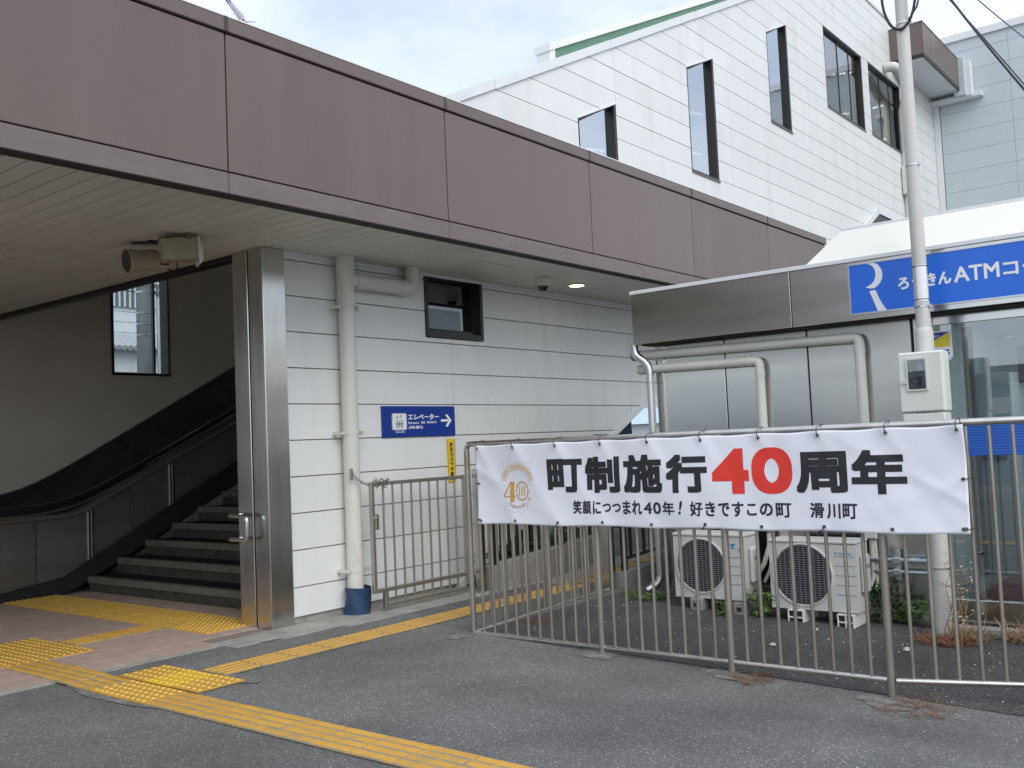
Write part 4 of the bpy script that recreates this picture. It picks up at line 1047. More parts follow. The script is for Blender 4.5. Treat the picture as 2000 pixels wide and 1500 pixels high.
# mansard roof cover
zz0, zz1 = 2.906, 3.21
yl0, yl1 = 3.13, 2.90
mb = MB()
mb.v = [(PX+.02, yl0, zz0), (PX+.02, -2, zz0), (PX+.30, -2, zz1), (PX+.30, yl1, zz1), (11, yl1, zz1), (11, yl0+.05, zz0), (11, -2, zz1)]
mb.f = [(0, 1, 2, 3), (0, 3, 4, 5), (3, 2, 6, 4)]
mb.build('roof_cover', 'roof_cream', bt, fix=False)
MB().box(PX+.29, PX+.33, -2, yl1+.01, zz1-.012, zz1+.012, .003).build('roof_ridge_trim', 'white_trim', bt)
# lintel and glass front
MB().box(WX-.004, WX+.05, -2, 2.188, 2.295, 2.372, .003).build('lintel', 'steel_h', bt)
MB().box(WX+.01, WX+.02, -2, 2.188, .115, 2.295).build('glass_front', 'shop_glass', bt)
MB().box(WX-.02, WX+.05, -2, 2.188, -.06, .115, .004).build('door_sill', 'steel_h', bt)
mb = MB(); fm = empty
fl_ = MB().box(WX+.004, WX+.008, -2, 2.0, 1.24, 1.495).build('window_film', 'film_blue', bt)
mb = MB()
for i in range(11): mb.box(WX+.0015, WX+.0045, -2, 1.999, 1.252+.022*i, 1.260+.022*i)
mb.build('film_stripe', 'film_line', fl_)
# interior
MB().box(11.0, 11.1, -2, 4.7, -.1, 2.4).build('inner_wall', 'int_teal', bt)
MB().box(WX+.06, 11.0, 2.30, 2.36, -.1, 2.4).build('inner_side_wall', 'int_teal', bt)
MB().box(WX+.06, 11.0, -2, 2.3, 2.385, 2.392).build('inner_ceiling', 'int_teal', bt)
MB().box(8.9, 10.4, .9, 1.15, 2.36, 2.384).build('fill_panel', 'booth_fill', bt)  # unseen glowing panel, added to brighten the interior behind the glass
MB().box(WX+.05, 11.0, -2, 2.3, -.1, .10).build('inner_floor', 'int_dark', bt)
MB().box(WX+.1, 9.7, .2, 2.05, .10, .112).build('red_mat', 'mat_red', bt)
MB().box(9.75, 10.4, 1.95, 2.29, .1, 1.95, .01).build('cash_machine', 'int_teal', bt)
MB().box(9.72, 9.75, 2.02, 2.24, 1.15, 1.45, .005).build('machine_screen', 'blackgloss', bt)
MB().box(10.2, 11, .6, 1.5, .1, 2.0, .01).build('partition', 'int_teal', bt)
MB().box(10.1, 10.16, 1.5, 1.95, 1.85, 2.2, .005).build('notice_board', 'blackgloss', bt)
MB().box(10.14, 10.19, .95, 1.42, 1.3, 1.9, .003).build('poster', 'poster', bt)
MB().box(9.60, 9.72, 2.24, 2.29, .1, 2.38).build('door_frame', 'blackpaint', bt)
MB().lathe([(.028, 0), (.03, .01)], (9.2, 1.83, 2.22), 'z', 14).build('sensor', 'print_white', bt)
# security sticker on the glass
stk = MB().box(WX-.002, WX+.003, 2.052, 2.30, 2.03, 2.245).build('security_sticker', 'print_white', bt)
SX = WX-.0035
mb = MB(); poly_on(mb, [(2.285, 2.12), (2.285, 2.235), (2.068, 2.235)], lambda y, z: (SX, y, z)); 
mb.build('sticker_blue_print', 'sticker_blue', stk, fix=False)
mb = MB(); poly_on(mb, [(2.285, 2.118), (2.066, 2.233), (2.066, 2.118)], lambda y, z: (SX, y, z)); mb.build('sticker_yellow_print', 'sticker_yellow', stk, fix=False)
mb = MB(); text_on(mb, 'ALSOK', lambda u, v: (SX, -u, v), (-2.275, -2.068, 2.055, 2.095), .003); mb.build('sticker_lettering', 'sticker_blue', stk, fix=False)
mb = MB(); text_on(mb, 'SECURITY', lambda u, v: (SX-.001, -u, v), (-2.275, -2.145, 2.195, 2.212), .0006); mb.build('sticker_lettering', 'print_white', stk, fix=False)
# tile row in front of the sill
tr_ = tile_mesh(.12, .15)
wt = MB().box(0, .14, 0, .146, 0, .05, .004).mesh('step_tile', 'block')
for i in range(12): place('step_tile', wt, bt, (8.07, 2.04-.15*i, -.125))
MB().box(8.05, 8.24, -1, 2.19, -.25, -.126).build('step_base', 'cement', bt)

# shop sign
ss = empty('shop_sign', (8.02, 2, 2.65), 'bright blue ATM corner sign with white logo and lettering on the booth parapet', 'sign')
sg_w = MB(); sy0, sy1, sz0, sz1 = 2.765, -1.6, 2.425, 2.852
sg_w.box(PX-.012, PX-.002, sy1, sy0, sz0, sz0+.014); sg_w.box(PX-.012, PX-.002, sy1, sy0, sz1-.014, sz1); sg_w.box(PX-.012, PX-.002, sy0-.012, sy0, sz0+.014, sz1-.014)
sg_w.build('sign_frame', 'chrome', ss)
MB().box(PX-.008, PX-.003, sy1, sy0-.012, sz0+.014, sz1-.014).build('sign_face', 'shop_blue', ss)
sf = lambda u, v: (PX-.0095, -u, v)
mb = MB()
# logo: swept ribbon of the letter R with a beak
outl = [(2.617, 2.838), (2.555, 2.838), (2.52, 2.820), (2.495, 2.780), (2.486, 2.738), (2.492, 2.698), (2.510, 2.664), (2.545, 2.636), (2.572, 2.622), (2.600, 2.634), (2.629, 2.642), (2.605, 2.652), (2.579, 2.664), (2.556, 2.690), (2.543, 2.725), (2.542, 2.765), (2.556, 2.802), (2.580, 2.825)]
v2 = outl
mb.add([sf(-p[0], p[1]) for p in v2], [tuple(range(len(v2)))])
leg = [(2.600, 2.606), (2.572, 2.617), (2.548, 2.608), (2.524, 2.54), (2.498, 2.485), (2.470, 2.440), (2.543, 2.440), (2.562, 2.500), (2.580, 2.555)]
mb.add([sf(-p[0], p[1]) for p in leg], [tuple(range(len(leg)))])
for tx, bx, bo in (('ろうきん', (-2.369, -1.967, 2.588, 2.690), .0035), ('ATM', (-1.948, -1.623, 2.590, 2.708), .003), ('コーナー', (-1.598, -1.06, 2.592, 2.704), .0035)):
    text_on(MB(), tx, sf, bx, bo).build('sign_lettering', 'print_white', ss, fix=False)
me = mb.mesh('sign_logo', 'print_white', False, False)
bm = bmesh.new(); bm.from_mesh(me); bmesh.ops.triangulate(bm, faces=[f for f in bm.faces if len(f.verts) > 4], ngon_method='EAR_CLIP'); bm.to_mesh(me); bm.free()
place('sign_logo', me, ss)
mb = MB(); poly_on(mb, arc(-2.574, 2.622, .011, .011, 0, 360, 12)[:-1], lambda u, v: (PX-.0105, -u, v)); mb.build('logo_dot', 'shop_blue', ss, fix=False)

# cooling line ducts on the booth
def duct(label, pts, r, extra=()):
    t = empty('pipe_duct', pts[0], label, 'pipe')
    MB().tube(elbow(pts, r*1.15, 7), r, 18).build('duct', 'pvc', t, smooth=True)
    for (c, ax, h) in extra: MB().lathe([(r*1.09, -h/2), (r*1.09, h/2)], c, ax, 18).build('joint_cover', 'pvc', t, smooth=True)
    return t
t1 = duct('upper cream duct running under the booth parapet then down beside the meter box', [(8.18, 4.90, 2.295), (8.18, 2.765, 2.255), (8.18, 2.765, .63)], .044, [((8.18, 2.765, 2.15), 'z', .06), ((8.18, 2.86, 2.257), 'y', .05)])
t2 = duct('lower cream duct bending down in the middle of the steel booth wall', [(8.19, 4.84, 2.155), (8.19, 3.665, 2.135), (8.19, 3.665, .68)], .042, [((8.19, 3.665, 2.03), 'z', .06), ((8.19, 3.76, 2.137), 'y', .05)])
MB().lathe([(.046, -.05), (.05, -.045), (.05, .05), (.046, .055)], (8.18, 4.92, 2.295), 'y', 14).build('end_cap', 'speaker', t1, smooth=True)
MB().lathe([(.045, -.06), (.048, -.05), (.048, .05), (.045, .055)], (8.19, 4.86, 2.155), 'y', 14).build('end_cap', 'pvc', t2, smooth=True)
MB().box(8.125, 8.235, 2.705, 2.825, .58, .74, .008).build('end_cover', 'cream', t1); MB().box(8.135, 8.245, 3.605, 3.725, .62, .76, .008).build('end_cover', 'cream', t2)
MB().tube([(8.17, 2.765, .60), (8.165, 2.765, .45), (8.15, 2.76, .28), (8.12, 2.78, .20), (8.05, 2.80, .24)], .021, 10).build('hose', 'hose', t1, smooth=True)
MB().tube([(8.18, 2.745, .60), (8.175, 2.735, .40), (8.16, 2.735, .22), (8.13, 2.74, .16)], .015, 10).build('hose', 'hose', t1, smooth=True)
MB().tube([(8.18, 3.665, .64), (8.16, 3.66, .50), (8.12, 3.70, .34), (8.05, 3.76, .22), (8.0, 3.78, .20)], .021, 10).build('hose', 'hose', t2, smooth=True)
MB().tube([(8.19, 3.64, .64), (8.17, 3.62, .45), (8.14, 3.66, .28), (8.1, 3.70, .18)], .015, 10).build('hose', 'hose', t2, smooth=True)
t3 = empty('steel_downpipe', (8.1, 4.8, 0), 'shiny steel downpipe at the booth corner with a curved outlet near the ground', 'drainpipe')
MB().tube(elbow([(8.10, 4.90, 2.40), (8.10, 4.90, 2.30), (8.13, 4.76, 2.19), (8.13, 4.76, .12), (8.04, 4.86, .05)], .11, 8), .038, 18).build('pipe', 'chrome', t3, smooth=True)
for z in (2.02, 1.1): MB().lathe([(.041, z-.012), (.041, z+.012)], (8.13, 4.76, 0), n=18).build('clamp', 'steel_rail', t3, smooth=True)
# horizontal conduits
cdx = empty('conduit_pair', (8.15, 2.5, .36), 'two galvanised conduits clamped low on the booth wall beside the pole', 'conduit')
for z in (.412, .318): MB().cyl((8.15, 3.3, z), (8.15, 2.20, z), .021 if z > .4 else .016, 12).build('conduit', 'galv', cdx, smooth=True)
MB().box(8.165, 8.20, 2.545, 2.585, .25, .49, .003).build('clamp_channel', 'galv', cdx)
for z in (.412, .318): MB().box(8.12, 8.17, 2.535, 2.595, z-.026, z+.026, .006).build('clamp', 'chrome', cdx)
for y in (2.42,): MB().lathe([(.027, -.03), (.027, .03)], (8.15, y, .412), 'y', 12).build('coupling', 'galv', cdx, smooth=True)

# ------------------------------------------------------------------ outdoor units
def ac_unit(label, y0, y1, xf, zbt, logo):
    t = empty('air_conditioner', (xf, (y0+y1)/2, zbt), label, 'air conditioner', 'outdoor air conditioner units')
    H, D = .565, .27; W = y0-y1; zt_ = zbt+H
    cyl_y = y0-W*.385; cz_ = zbt+H*.50; R_ = min(W*.335, H*.435)
    # front panel with round opening
    mb = MB(); n = 40; ring = []
    for k in range(n):
        a = 2*math.pi*k/n; ring.append((xf, cyl_y+R_*math.cos(a), cz_+R_*math.sin(a)))
    for k in range(n):
        a = 2*math.pi*k/n; ca, sa = math.cos(a), math.sin(a)
        hy = (y0-cyl_y) if ca > 0 else (cyl_y-(y1)); hz = (zt_-.03-cz_) if sa > 0 else (cz_-zbt)
        sc_ = min(hy/abs(ca) if abs(ca) > 1e-6 else 1e9, hz/abs(sa) if abs(sa) > 1e-6 else 1e9)
        ring.append((xf, cyl_y+ca*sc_, cz_+sa*sc_))
    cs = [(xf, y0, zbt), (xf, y0, zt_-.03), (xf, y1, zbt), (xf, y1, zt_-.03)]
    mb.v = ring+cs
    for k in range(n): mb.f.append((k, (k+1) % n, n+(k+1) % n, n+k))
    for k in range(n):
        p, q = ring[n+k], ring[n+(k+1) % n]
        if abs(p[1]-q[1]) > 1e-6 and abs(p[2]-q[2]) > 1e-6:
            for ci, c_ in enumerate(cs):
                if abs(c_[1]-(p[1] if abs(p[1]-y0) < 1e-6 or abs(p[1]-y1) < 1e-6 else q[1])) < 1e-6 and abs(c_[2]-(p[2] if abs(p[2]-zbt) < 1e-6 or abs(p[2]-zt_+.03) < 1e-6 else q[2])) < 1e-6:
                    mb.f.append((n+k, n+(k+1) % n, 2*n+ci))
    mb.box(xf+.001, xf+D, y0-.004, y0, zbt, zt_-.03); mb.box(xf+.001, xf+D, y1, y1+.004, zbt, zt_-.03); mb.box(xf+.001, xf+D, y1+.005, y0-.005, zbt, zbt+.02)
    mb.build('casing', 'ac_white', t)
    MB().box(xf-.008, xf+D+.008, y1-.006, y0+.006, zt_-.028, zt_, .008).build('lid', 'ac_white', t)
    MB().box(xf+.05, xf+.25, y1+.006, y0-.006, zbt+.021, zt_-.03).build('inside', 'ac_dark', t)
    rg = MB().lathe([(R_-.004, .0), (R_+.004, -.014), (R_+.014, -.012), (R_+.017, .001)], (xf, cyl_y, cz_), 'x', 40)
    rg.f = rg.f[:-2]; rg.build('guard_ring', 'ac_white', t, smooth=True)
    mb = MB(); nb = 26
    for i in range(nb):
        z = cz_-R_+2*R_*(i+.5)/nb; hw_ = math.sqrt(max(0, R_*R_-(z-cz_)**2)); mb.box(xf-.012, xf-.008, cyl_y-hw_, cyl_y+hw_, z-.0018, z+.0018)
    for i in range(12):
        y = cyl_y-R_+2*R_*(i+.5)/12; hh = math.sqrt(max(0, R_*R_-(y-cyl_y)**2)); mb.box(xf-.0075, xf-.004, y-.0016, y+.0016, cz_-hh, cz_+hh)
    g = mb.build('guard_wires', 'ac_wire', t); g['kind'] = 'stuff'
    mb = MB(); mb.lathe([(.05, 0), (.05, .03)], (xf+.02, cyl_y, cz_), 'x', 16)
    for k in range(3):
        a0 = 2*math.pi*k/3; pts = []
        for (rr, da) in ((.05, -.3), (R_*.93, -.55), (R_*.95, .35), (.05, .4)): pts.append((xf+.02+.02*da, cyl_y+rr*math.cos(a0+da), cz_+rr*math.sin(a0+da)))
        mb.add(pts, [(0, 1, 2, 3)])
    mb.build('fan', 'ac_dark', t, fix=False)
    # louvred lines right of the fan
    mb = MB(); ya, yb_ = cyl_y-R_-.03, y1+.012
    for i in range(5): mb.box(xf-.003, xf+.001, yb_, ya, zbt+H*(.24+.135*i), zbt+H*(.24+.135*i)+.004)
    mb.build('panel_groove', 'joint', t)
    mb = MB(); mb.box(xf+.06, xf+.20, y1-.045, y1-.001, zbt+.14, zbt+H*.80, .02); sc = mb.build('valve_cover', 'ac_white', t)
    MB().box(xf+.09, xf+.17, y1-.047, y1-.044, zbt+H*.60, zbt+H*.66).build('cover_grip', 'joint', sc)
    lf = lambda u, v: (xf-.0012, -u, v)
    zl = zbt+H*.80
    if logo:
        mb = MB(); poly_on(mb, [(-ya+.005, zl), (-ya+.032, zl+.022), (-ya+.005, zl+.022)], lf); text_on(mb, 'DAIKIN', lf, (-ya+.036, -ya+.135, zl+.001, zl+.020), .0012); mb.build('logo', 'logo_blue', t, fix=False)
    else:
        mb = MB(); poly_on(mb, [(-ya+.045, zl-.02), (-ya+.085, zl+.03), (-ya+.030, zl+.030)], lf); mb.build('logo', 'logo_blue', t, fix=False)
        MB().box(xf-.0015, xf, ya-.14, ya-.108, zl-.045, zl-.022).build('rating_label', 'logo_green', t)
    return t
ac_unit('left outdoor air conditioner unit on grey concrete feet behind the fence', 4.385, 3.70, 7.74, .07, False)
ac_unit('right outdoor air conditioner unit on hollow white feet behind the fence', 3.47, 2.745, 7.72, .04, True)
# feet
def solid_foot(label, x, y, z):
    t = empty('concrete_block', (x, y, z), label, 'block', 'concrete feet under the left unit')
    MB().box(x, x+.30, y-.06, y+.06, z-.02, z+.105, .01).build('body', 'block', t)
    MB().box(x-.002, x+.004, y-.022, y+.022, z+.03, z+.065).build('slot', 'dark_gap', t)
    MB().box(x+.02, x+.05, y-.02, y+.02, z+.106, z+.122, .004).build('bolt', 'chrome', t)
solid_foot('solid grey concrete foot under the left end of the left air conditioner', 7.70, 4.17, -.035)
solid_foot('solid grey concrete foot under the right end of the left air conditioner', 7.70, 3.76, -.045)
def hollow_foot(label, x, y, z):
    t = empty('hollow_block', (x, y, z), label, 'block', 'white hollow feet under the right unit')
    mb = MB(); w_, h_, tk = .062, .125, .010
    for s_ in (-w_, 0, w_): mb.box(x, x+.32, y+s_-tk/2, y+s_+tk/2, z, z+h_, .002)
    for k in (0, .5, 1): 
        for s_ in (-1, 0): mb.box(x+.001, x+.319, y+s_*w_+tk/2, y+(s_+1)*w_-tk/2, z+k*(h_-tk), z+k*(h_-tk)+tk)
    mb.build('body', 'white_block', t)
    MB().box(x+.015, x+.30, y-w_+.006, y+w_-.006, z+.011, z+h_-.011).build('cavity', 'dark_gap', t)
    MB().box(x+.02, x+.05, y-.02, y+.02, z+h_+.001, z+h_+.018, .004).build('bolt', 'chrome', t)
hollow_foot('hollow white foot block under the left end of the right air conditioner', 7.68, 3.255, -.085)
hollow_foot('hollow white foot block under the right end of the right air conditioner', 7.68, 2.845, -.095)

# ------------------------------------------------------------------ pole with meter box
pl = empty('steel_pole', (7.75, 2.15, 0), 'slim cream painted power pole rising in front of the blue shop sign', 'pole')
QX, QY = 7.76, 2.125
MB().lathe([(.066, gz(QX, QY)-.05), (.064, 1.95), (.066, 2.0), (.066, 2.20), (.058, 2.235), (.053, 2.24), (.047, 4.4), (.044, 6.5)], (QX, QY, 0), n=24).build('shaft', 'pvc_grey', pl, smooth=True)
for z in (4.62, 3.50, 2.40, .42):
    r = .0665 if z < 1 else .0535-.0015*(z-2.4)
    mb = MB(); mb.lathe([(r, z-.008), (r+.002, z-.006), (r+.002, z+.006), (r, z+.008)], (QX, QY, 0), n=20)
    mb.box(QX-.02, QX+.02, QY-r-.02, QY-r, z-.010, z+.010); mb.build('band', 'chrome', pl, smooth=True)
lb = MB(); n = 8
for k in range(n+1):
    a = rad(165+88*k/n); 
    for z in (2.44, 2.72): lb.v.append((QX+.0545*math.cos(a), QY+.0545*math.sin(a), z))
for k in range(n): lb.f.append((2*k, 2*k+1, 2*k+3, 2*k+2))
lb.build('number_plate', 'print_white', pl, fix=False)
for z in (2.455, 2.71): MB().lathe([(.0555, z-.003), (.0555, z+.003)], (QX, QY, 0), n=20).build('plate_tie', 'cable', pl)
# cable loops near the top
lp = MB()
pts = [(QX-.06, QY+.115*math.cos(a)*1.1, 4.86+.30*math.sin(a)) for a in [rad(100+ 340*i/26) for i in range(27)]]
lp.tube(pts, .011, 8)
lp.build('cable_loop', 'cable', pl, smooth=True)
MB().tube([(QX-.05, QY-.06, 4.62), (QX-.06, QY-.13, 4.70), (QX-.04, QY-.165, 4.85), (QX-.02, QY-.14, 5.1)], .008, 8).build('cable_loop', 'cable_violet', pl, smooth=True)
mbx = empty('meter_box', (7.55, 2.11, 1.6), 'cream electricity meter box with a small window strapped to the pole', 'meter box')
MB().box(7.54, 7.70, 1.945, 2.268, 1.592, 2.045, .012).build('case', 'cream', mbx)
MB().box(7.522, 7.539, 1.953, 2.262, 1.60, 2.037, .006).build('lid', 'cream', mbx)
MB().box(7.53, 7.70, 1.955, 2.258, 1.22, 1.586, .010).build('lower_case', 'cream', mbx)
wy0, wy1, wz0, wz1 = 2.193, 2.068, 1.765, 1.985
mb = MB(); q = .012
mb.box(7.510, 7.522, wy1-q, wy1, wz0-q, wz1+q); mb.box(7.510, 7.522, wy0, wy0+q, wz0-q, wz1+q); mb.box(7.510, 7.522, wy1, wy0, wz0-q, wz0); mb.box(7.510, 7.522, wy1, wy0, wz1, wz1+q)
mb.build('window_frame', 'speaker_w', mbx)
MB().box(7.5175, 7.5215, wy1, wy0, wz0, wz1).build('window_back', 'int_dark', mbx)
mb = MB(); mb.box(7.514, 7.5175, 2.085, 2.12, 1.90, 1.95); mb.lathe([(.010, 0), (.010, .004)], (7.513, 2.172, 1.905), 'x', 10); mb.build('meter_label', 'speaker_w', mbx)
mb = MB(); mb.box(7.514, 7.5175, 2.095, 2.13, 1.78, 1.86); mb.tube([(7.515, 2.19, 1.85), (7.513, 2.16, 1.845), (7.513, 2.13, 1.85)], .004, 6); mb.tube([(7.515, 2.19, 1.83), (7.513, 2.15, 1.81), (7.513, 2.13, 1.80)], .004, 6); mb.build('meter', 'blackpaint', mbx)
MB().box(7.512, 7.516, wy1, wy0, wz0, wz1).build('window_pane', 'clear_glass', mbx)
MB().lathe([(.016, -.014), (.018, -.010), (.018, .0)], (7.522, 2.222, 1.822), 'x', 14).build('knob', 'insul', mbx, smooth=True)

# overhead cables
def cable(label, a, b, sag, r, m='cable', group='overhead cables'):
    P = [Vector(a).lerp(Vector(b), i/16)-Vector((0, 0, sag*4*(i/16)*(1-i/16))) for i in range(17)]
    o = MB().tube(P, r, 6).build('overhead_cable', m, None, smooth=True); tag(o, label, 'cable', group); return o
cable('thick twisted overhead cable crossing the corner beside the pole top', (14, 3.198, 7.30), (14, 1.9, 5.0), .05, .016)
cable('thin overhead cable running close beside the thick cable', (14.1, 3.25, 7.36), (14, 1.87, 4.98), -.02, .009)
cable('thin violet overhead cable nearest the upper right corner', (14, 2.95, 7.30), (14, 1.6, 5.62), .05, .009, 'cable_violet')

# guy wire clamp on the canopy
gw = empty('guy_wire', (4.05, 5.62, 4.54), 'violet guy wire with a pale clamp anchored on the brown canopy edge', 'guy wire')
A_ = Vector((4.24, 5.62, 4.545)); B_ = Vector((3.93, 5.62, 4.79))
dv = (B_-A_)
MB().tube([tuple(A_), tuple(A_+dv*.22+Vector((.0, 0, .0)))], .010, 8).build('shackle', 'rust', gw)
MB().tube([tuple(A_+dv*.24), tuple(A_+dv*.56)], [.026, .017], 12).build('clamp', 'insul', gw, smooth=True)
MB().tube([tuple(A_+dv*.55+Vector((.012, 0, .006))), tuple(A_+dv*.95), tuple(A_+dv*3.0)], .006, 8).build('wire', 'cable_violet', gw, smooth=True)
MB().tube([tuple(A_+dv*.55-Vector((.012, 0, .006))), tuple(A_+dv*.95)], .006, 8).build('wire', 'cable_violet', gw, smooth=True)
MB().tube([(4.08, 5.60, 4.55), (4.28, 5.62, 4.615)], .006, 8).build('stay', 'insul', gw)

# ------------------------------------------------------------------ concourse building on the right and brown box canopy
cb = empty('concourse_building', (27.5, 0, 0), 'tall pale grey panelled concourse building closing the view on the right', 'building')
GX = 27.4
zr2 = [3.9+.53*k for k in range(0, 16)]
ycut = [6.70, 4.955, 1.9]
for z0, z1 in zip(zr2[:-1], zr2[1:]):
    for a, b in zip(ycut[:-1], ycut[1:]):
        if z0 > 11.5: continue
        MB().box(GX, GX+.04, b+.003, a-.003, z0+.003, min(z1, 11.64)-.003, .002).build('wall_panel', 'grey_clad', cb)
MB().box(GX+.02, GX+.3, 1.9, 6.9, 0, 11.6).build('wall_backing', 'joint', cb)
MB().box(GX-.06, GX+.35, 1.85, 6.9, 11.62, 11.82, .01).build('roof_coping', 'white_trim', cb)
MB().box(GX-.05, GX+.02, 6.72, 6.87, 2, 10.0, .005).build('corner_trim', 'white_trim', cb)
MB().box(GX-.35, GX-.02, 5.95, 6.25, 10.05, 11.1, .02).build('duct_box', 'grey_clad', cb)
MB().box(GX-.25, GX-.02, 5.6, 6.9, 9.98, 10.10, .01).build('ledge', 'white_trim', cb)
MB().box(GX-.30, GX-.02, 5.82, 5.98, 10.02, 10.95, .01).build('gutter_box', 'white_trim', cb)
ec = empty('brown_canopy', (25.5, 6.5, 10.5), 'brown boxed roof canopy projecting high on the white wall beside the pole', 'canopy')
for a, b in ((23.88, 24.5), (24.5, 26.9), (26.9, 27.32)): MB().box(a+.006, b-.006, 6.10, 6.13, 10.27, 11.02, .004).build('front_panel', 'brown', ec)
MB().box(23.87, 23.90, 6.13, 6.62, 10.27, 11.02, .004).build('end_panel', 'brown', ec); MB().box(23.87, 23.90, 6.628, 6.87, 10.27, 11.02, .004).build('end_panel', 'brown', ec)
MB().box(23.86, 27.33, 6.09, 6.87, 11.02, 11.06, .006).build('top_coping', 'brown_trim', ec)
MB().box(23.9, 27.33, 6.10, 6.14, 10.18, 10.265, .003).build('lower_trim', 'frame', ec); MB().box(23.86, 23.9, 6.10, 6.87, 10.18, 10.265, .003).build('lower_trim', 'frame', ec)
MB().box(23.9, 27.3, 6.14, 6.87, 10.21, 10.25).build('soffit', 'white_trim', ec)
up_ = empty('drainpipe', (24.2, 6.7, 8), 'high cream drainpipe bending out below the brown roof canopy', 'drainpipe')
MB().tube(elbow([(23.3, 6.83, 9.95), (23.3, 6.62, 9.93), (24.3, 6.62, 9.55), (24.3, 6.78, 9.2), (24.3, 6.78, 4.5)], .15, 7), .115, 14).build('pipe', 'pvc', up_, smooth=True)
MB().box(24.08, 24.42, 6.64, 6.86, 7.05, 7.75, .02).build('junction_box', 'pvc', up_)
# hood on the white wall
hd = empty('wall_hood', (22, 6.5, 6), 'small peaked hood with white edge showing above the cream booth roof', 'hood')
MB().prism([(20.4, 5.50), (20.55, 5.47), (22.02, 6.24), (21.95, 6.36)], 'y', 6.80, 6.86).build('sloped_edge', 'white_trim', hd)
MB().prism([(22.03, 6.25), (24.0, 6.25), (24.0, 6.33), (21.96, 6.365)], 'y', 6.80, 6.86).build('top_edge', 'white_trim', hd)
MB().prism([(20.62, 5.48), (24.0, 5.48), (24.0, 6.24), (22.02, 6.23)], 'y', 6.83, 6.86).build('recess', 'dark_wood', hd)

# ------------------------------------------------------------------ ramp, kerbs and black railings beyond the fence
rp_ = sheet('ramp', rng(8.3, 16, 10), [5.44, 6.38], lambda x, y: .004+.052*(x-8.3), 'concrete', kind='structure')
tp = empty('tactile_paving', (8.4, 5.7, 0), 'far ribbed yellow tactile strip climbing the ramp beside the black railing', 'tactile paving', 'yellow tactile paving')
x = 8.36
while x < 13.5: tblock(tp, 'barx', x, 5.71-.02*(x-8.3), .31, .30, z=.010+.052*(x-8.3)); x += .31
kb = empty('ramp_kerb', (9, 5.38, 0), 'low concrete kerb between the yard and the ramp carrying a black railing', 'kerb')
for a in rng(8.36, 13.6, 7)[:-1]:
    b = a+.745; MB().prism([(a, -.1), (b, -.1), (b, .15+.05*(b-8.3)), (a, .15+.05*(a-8.3))], 'y', 5.30, 5.43).build('kerb_stone', 'block', kb)
k2 = empty('ramp_kerb', (9, 6.45, 0), 'taller concrete kerb wall on the wall side of the ramp', 'kerb')
for a in rng(7.62, 14, 5)[:-1]:
    b = a+1.27; MB().prism([(a, -.1), (b, -.1), (b, .25+.062*(b-7.6)), (a, .25+.062*(a-7.6))], 'y', 6.40, 6.56).build('kerb_stone', 'block', k2)
def railing(label, x0, x1, y, zf, n):
    t = empty('black_railing', (x0, y, zf(x0)), label, 'railing', 'black railings along the ramp')
    MB().tube([(x0, y, zf(x0)+1.02), (x1, y, zf(x1)+1.02)], .022, 8).build('top_rail', 'blackpaint', t)
    MB().tube([(x0, y, zf(x0)+.82), (x1, y, zf(x1)+.82)], .016, 8).build('middle_rail', 'blackpaint', t)
    MB().tube([(x0, y, zf(x0)+.12), (x1, y, zf(x1)+.12)], .018, 8).build('bottom_rail', 'blackpaint', t)
    bmz = MB().box(-.013, .013, -.013, .013, .13, .82).mesh('bar', 'blackpaint')
    for i in range(n+1):
        x = x0+(x1-x0)*i/n
        if i % 9 == 0: MB().box(x-.026, x+.026, y-.026, y+.026, zf(x)-.02, zf(x)+1.04, .004).build('post', 'blackpaint', t)
        else: place('bar', bmz, t, (x, y, zf(x)))
    return t
railing('black railing standing on the kerb beside the booth corner', 8.45, 13.2, 5.36, lambda x: .15+.05*(x-8.3), 36)
railing('black railing on the kerb wall under the sloping white building', 7.72, 13.4, 6.48, lambda x: .25+.062*(x-7.6), 42)
# soil and scrub under the stairs, back wall
sheet('soil_bed', [7.7, 9, 11, 14, 20], [6.57, 7.5, 9, 12.5], lambda x, y: .12+.05*(x-7.6)+.03*math.sin(3*x+2*y), 'soil', kind='structure')
cw = empty('concrete_wall', (12, 10.5, 0), 'dim grey concrete wall under the stair building', 'wall')
for a in rng(9.2, 14.0, 4)[:-1]: MB().box(a+.004, a+1.196, 9.2, 9.35, 0, .95, .006).build('wall_panel', 'concrete', cw)
uc = empty('utility_cabinet', (10.8, 7.9, .3), 'pale metal cabinet standing in the shade behind the black railing', 'cabinet')
MB().box(10.35, 11.05, 7.7, 8.1, .25, 1.05, .01).build('case', 'grey_clad', uc); MB().box(10.34, 11.06, 7.68, 8.12, 1.052, 1.09, .006).build('cap', 'grey_clad', uc); MB().box(10.66, 10.72, 7.688, 7.699, .5, .8).build('door_handle', 'chrome', uc)
def scrub(name, box, n, size, m, seed, **k):
    rd = random.Random(seed); mb = MB(); x0, x1, y0, y1, z0, z1 = box
    for i in range(n):
        c = Vector((rd.uniform(x0, x1), rd.uniform(y0, y1), z0+(z1-z0)*rd.random()**1.6)); d = Vector((rd.gauss(0, 1), rd.gauss(0, 1), rd.gauss(0, .7))).normalized(); s_ = d.orthogonal().normalized(); l = size*rd.uniform(.5, 1.2)
        mb.add([c, c+d*l*.5+s_*l*.22, c+d*l, c+d*l*.5-s_*l*.22], [(0, 1, 2, 3)])
    return mb.build(name, m, None, fix=False, **k)
scrub('ground_cover', (7.9, 10.2, 6.7, 7.6, .12, .42), 900, .10, 'leafdark', 3, kind='stuff')
scrub('ground_cover', (10.8, 13.5, 6.7, 7.4, .25, .5), 500, .10, 'leafdark', 4, kind='stuff')
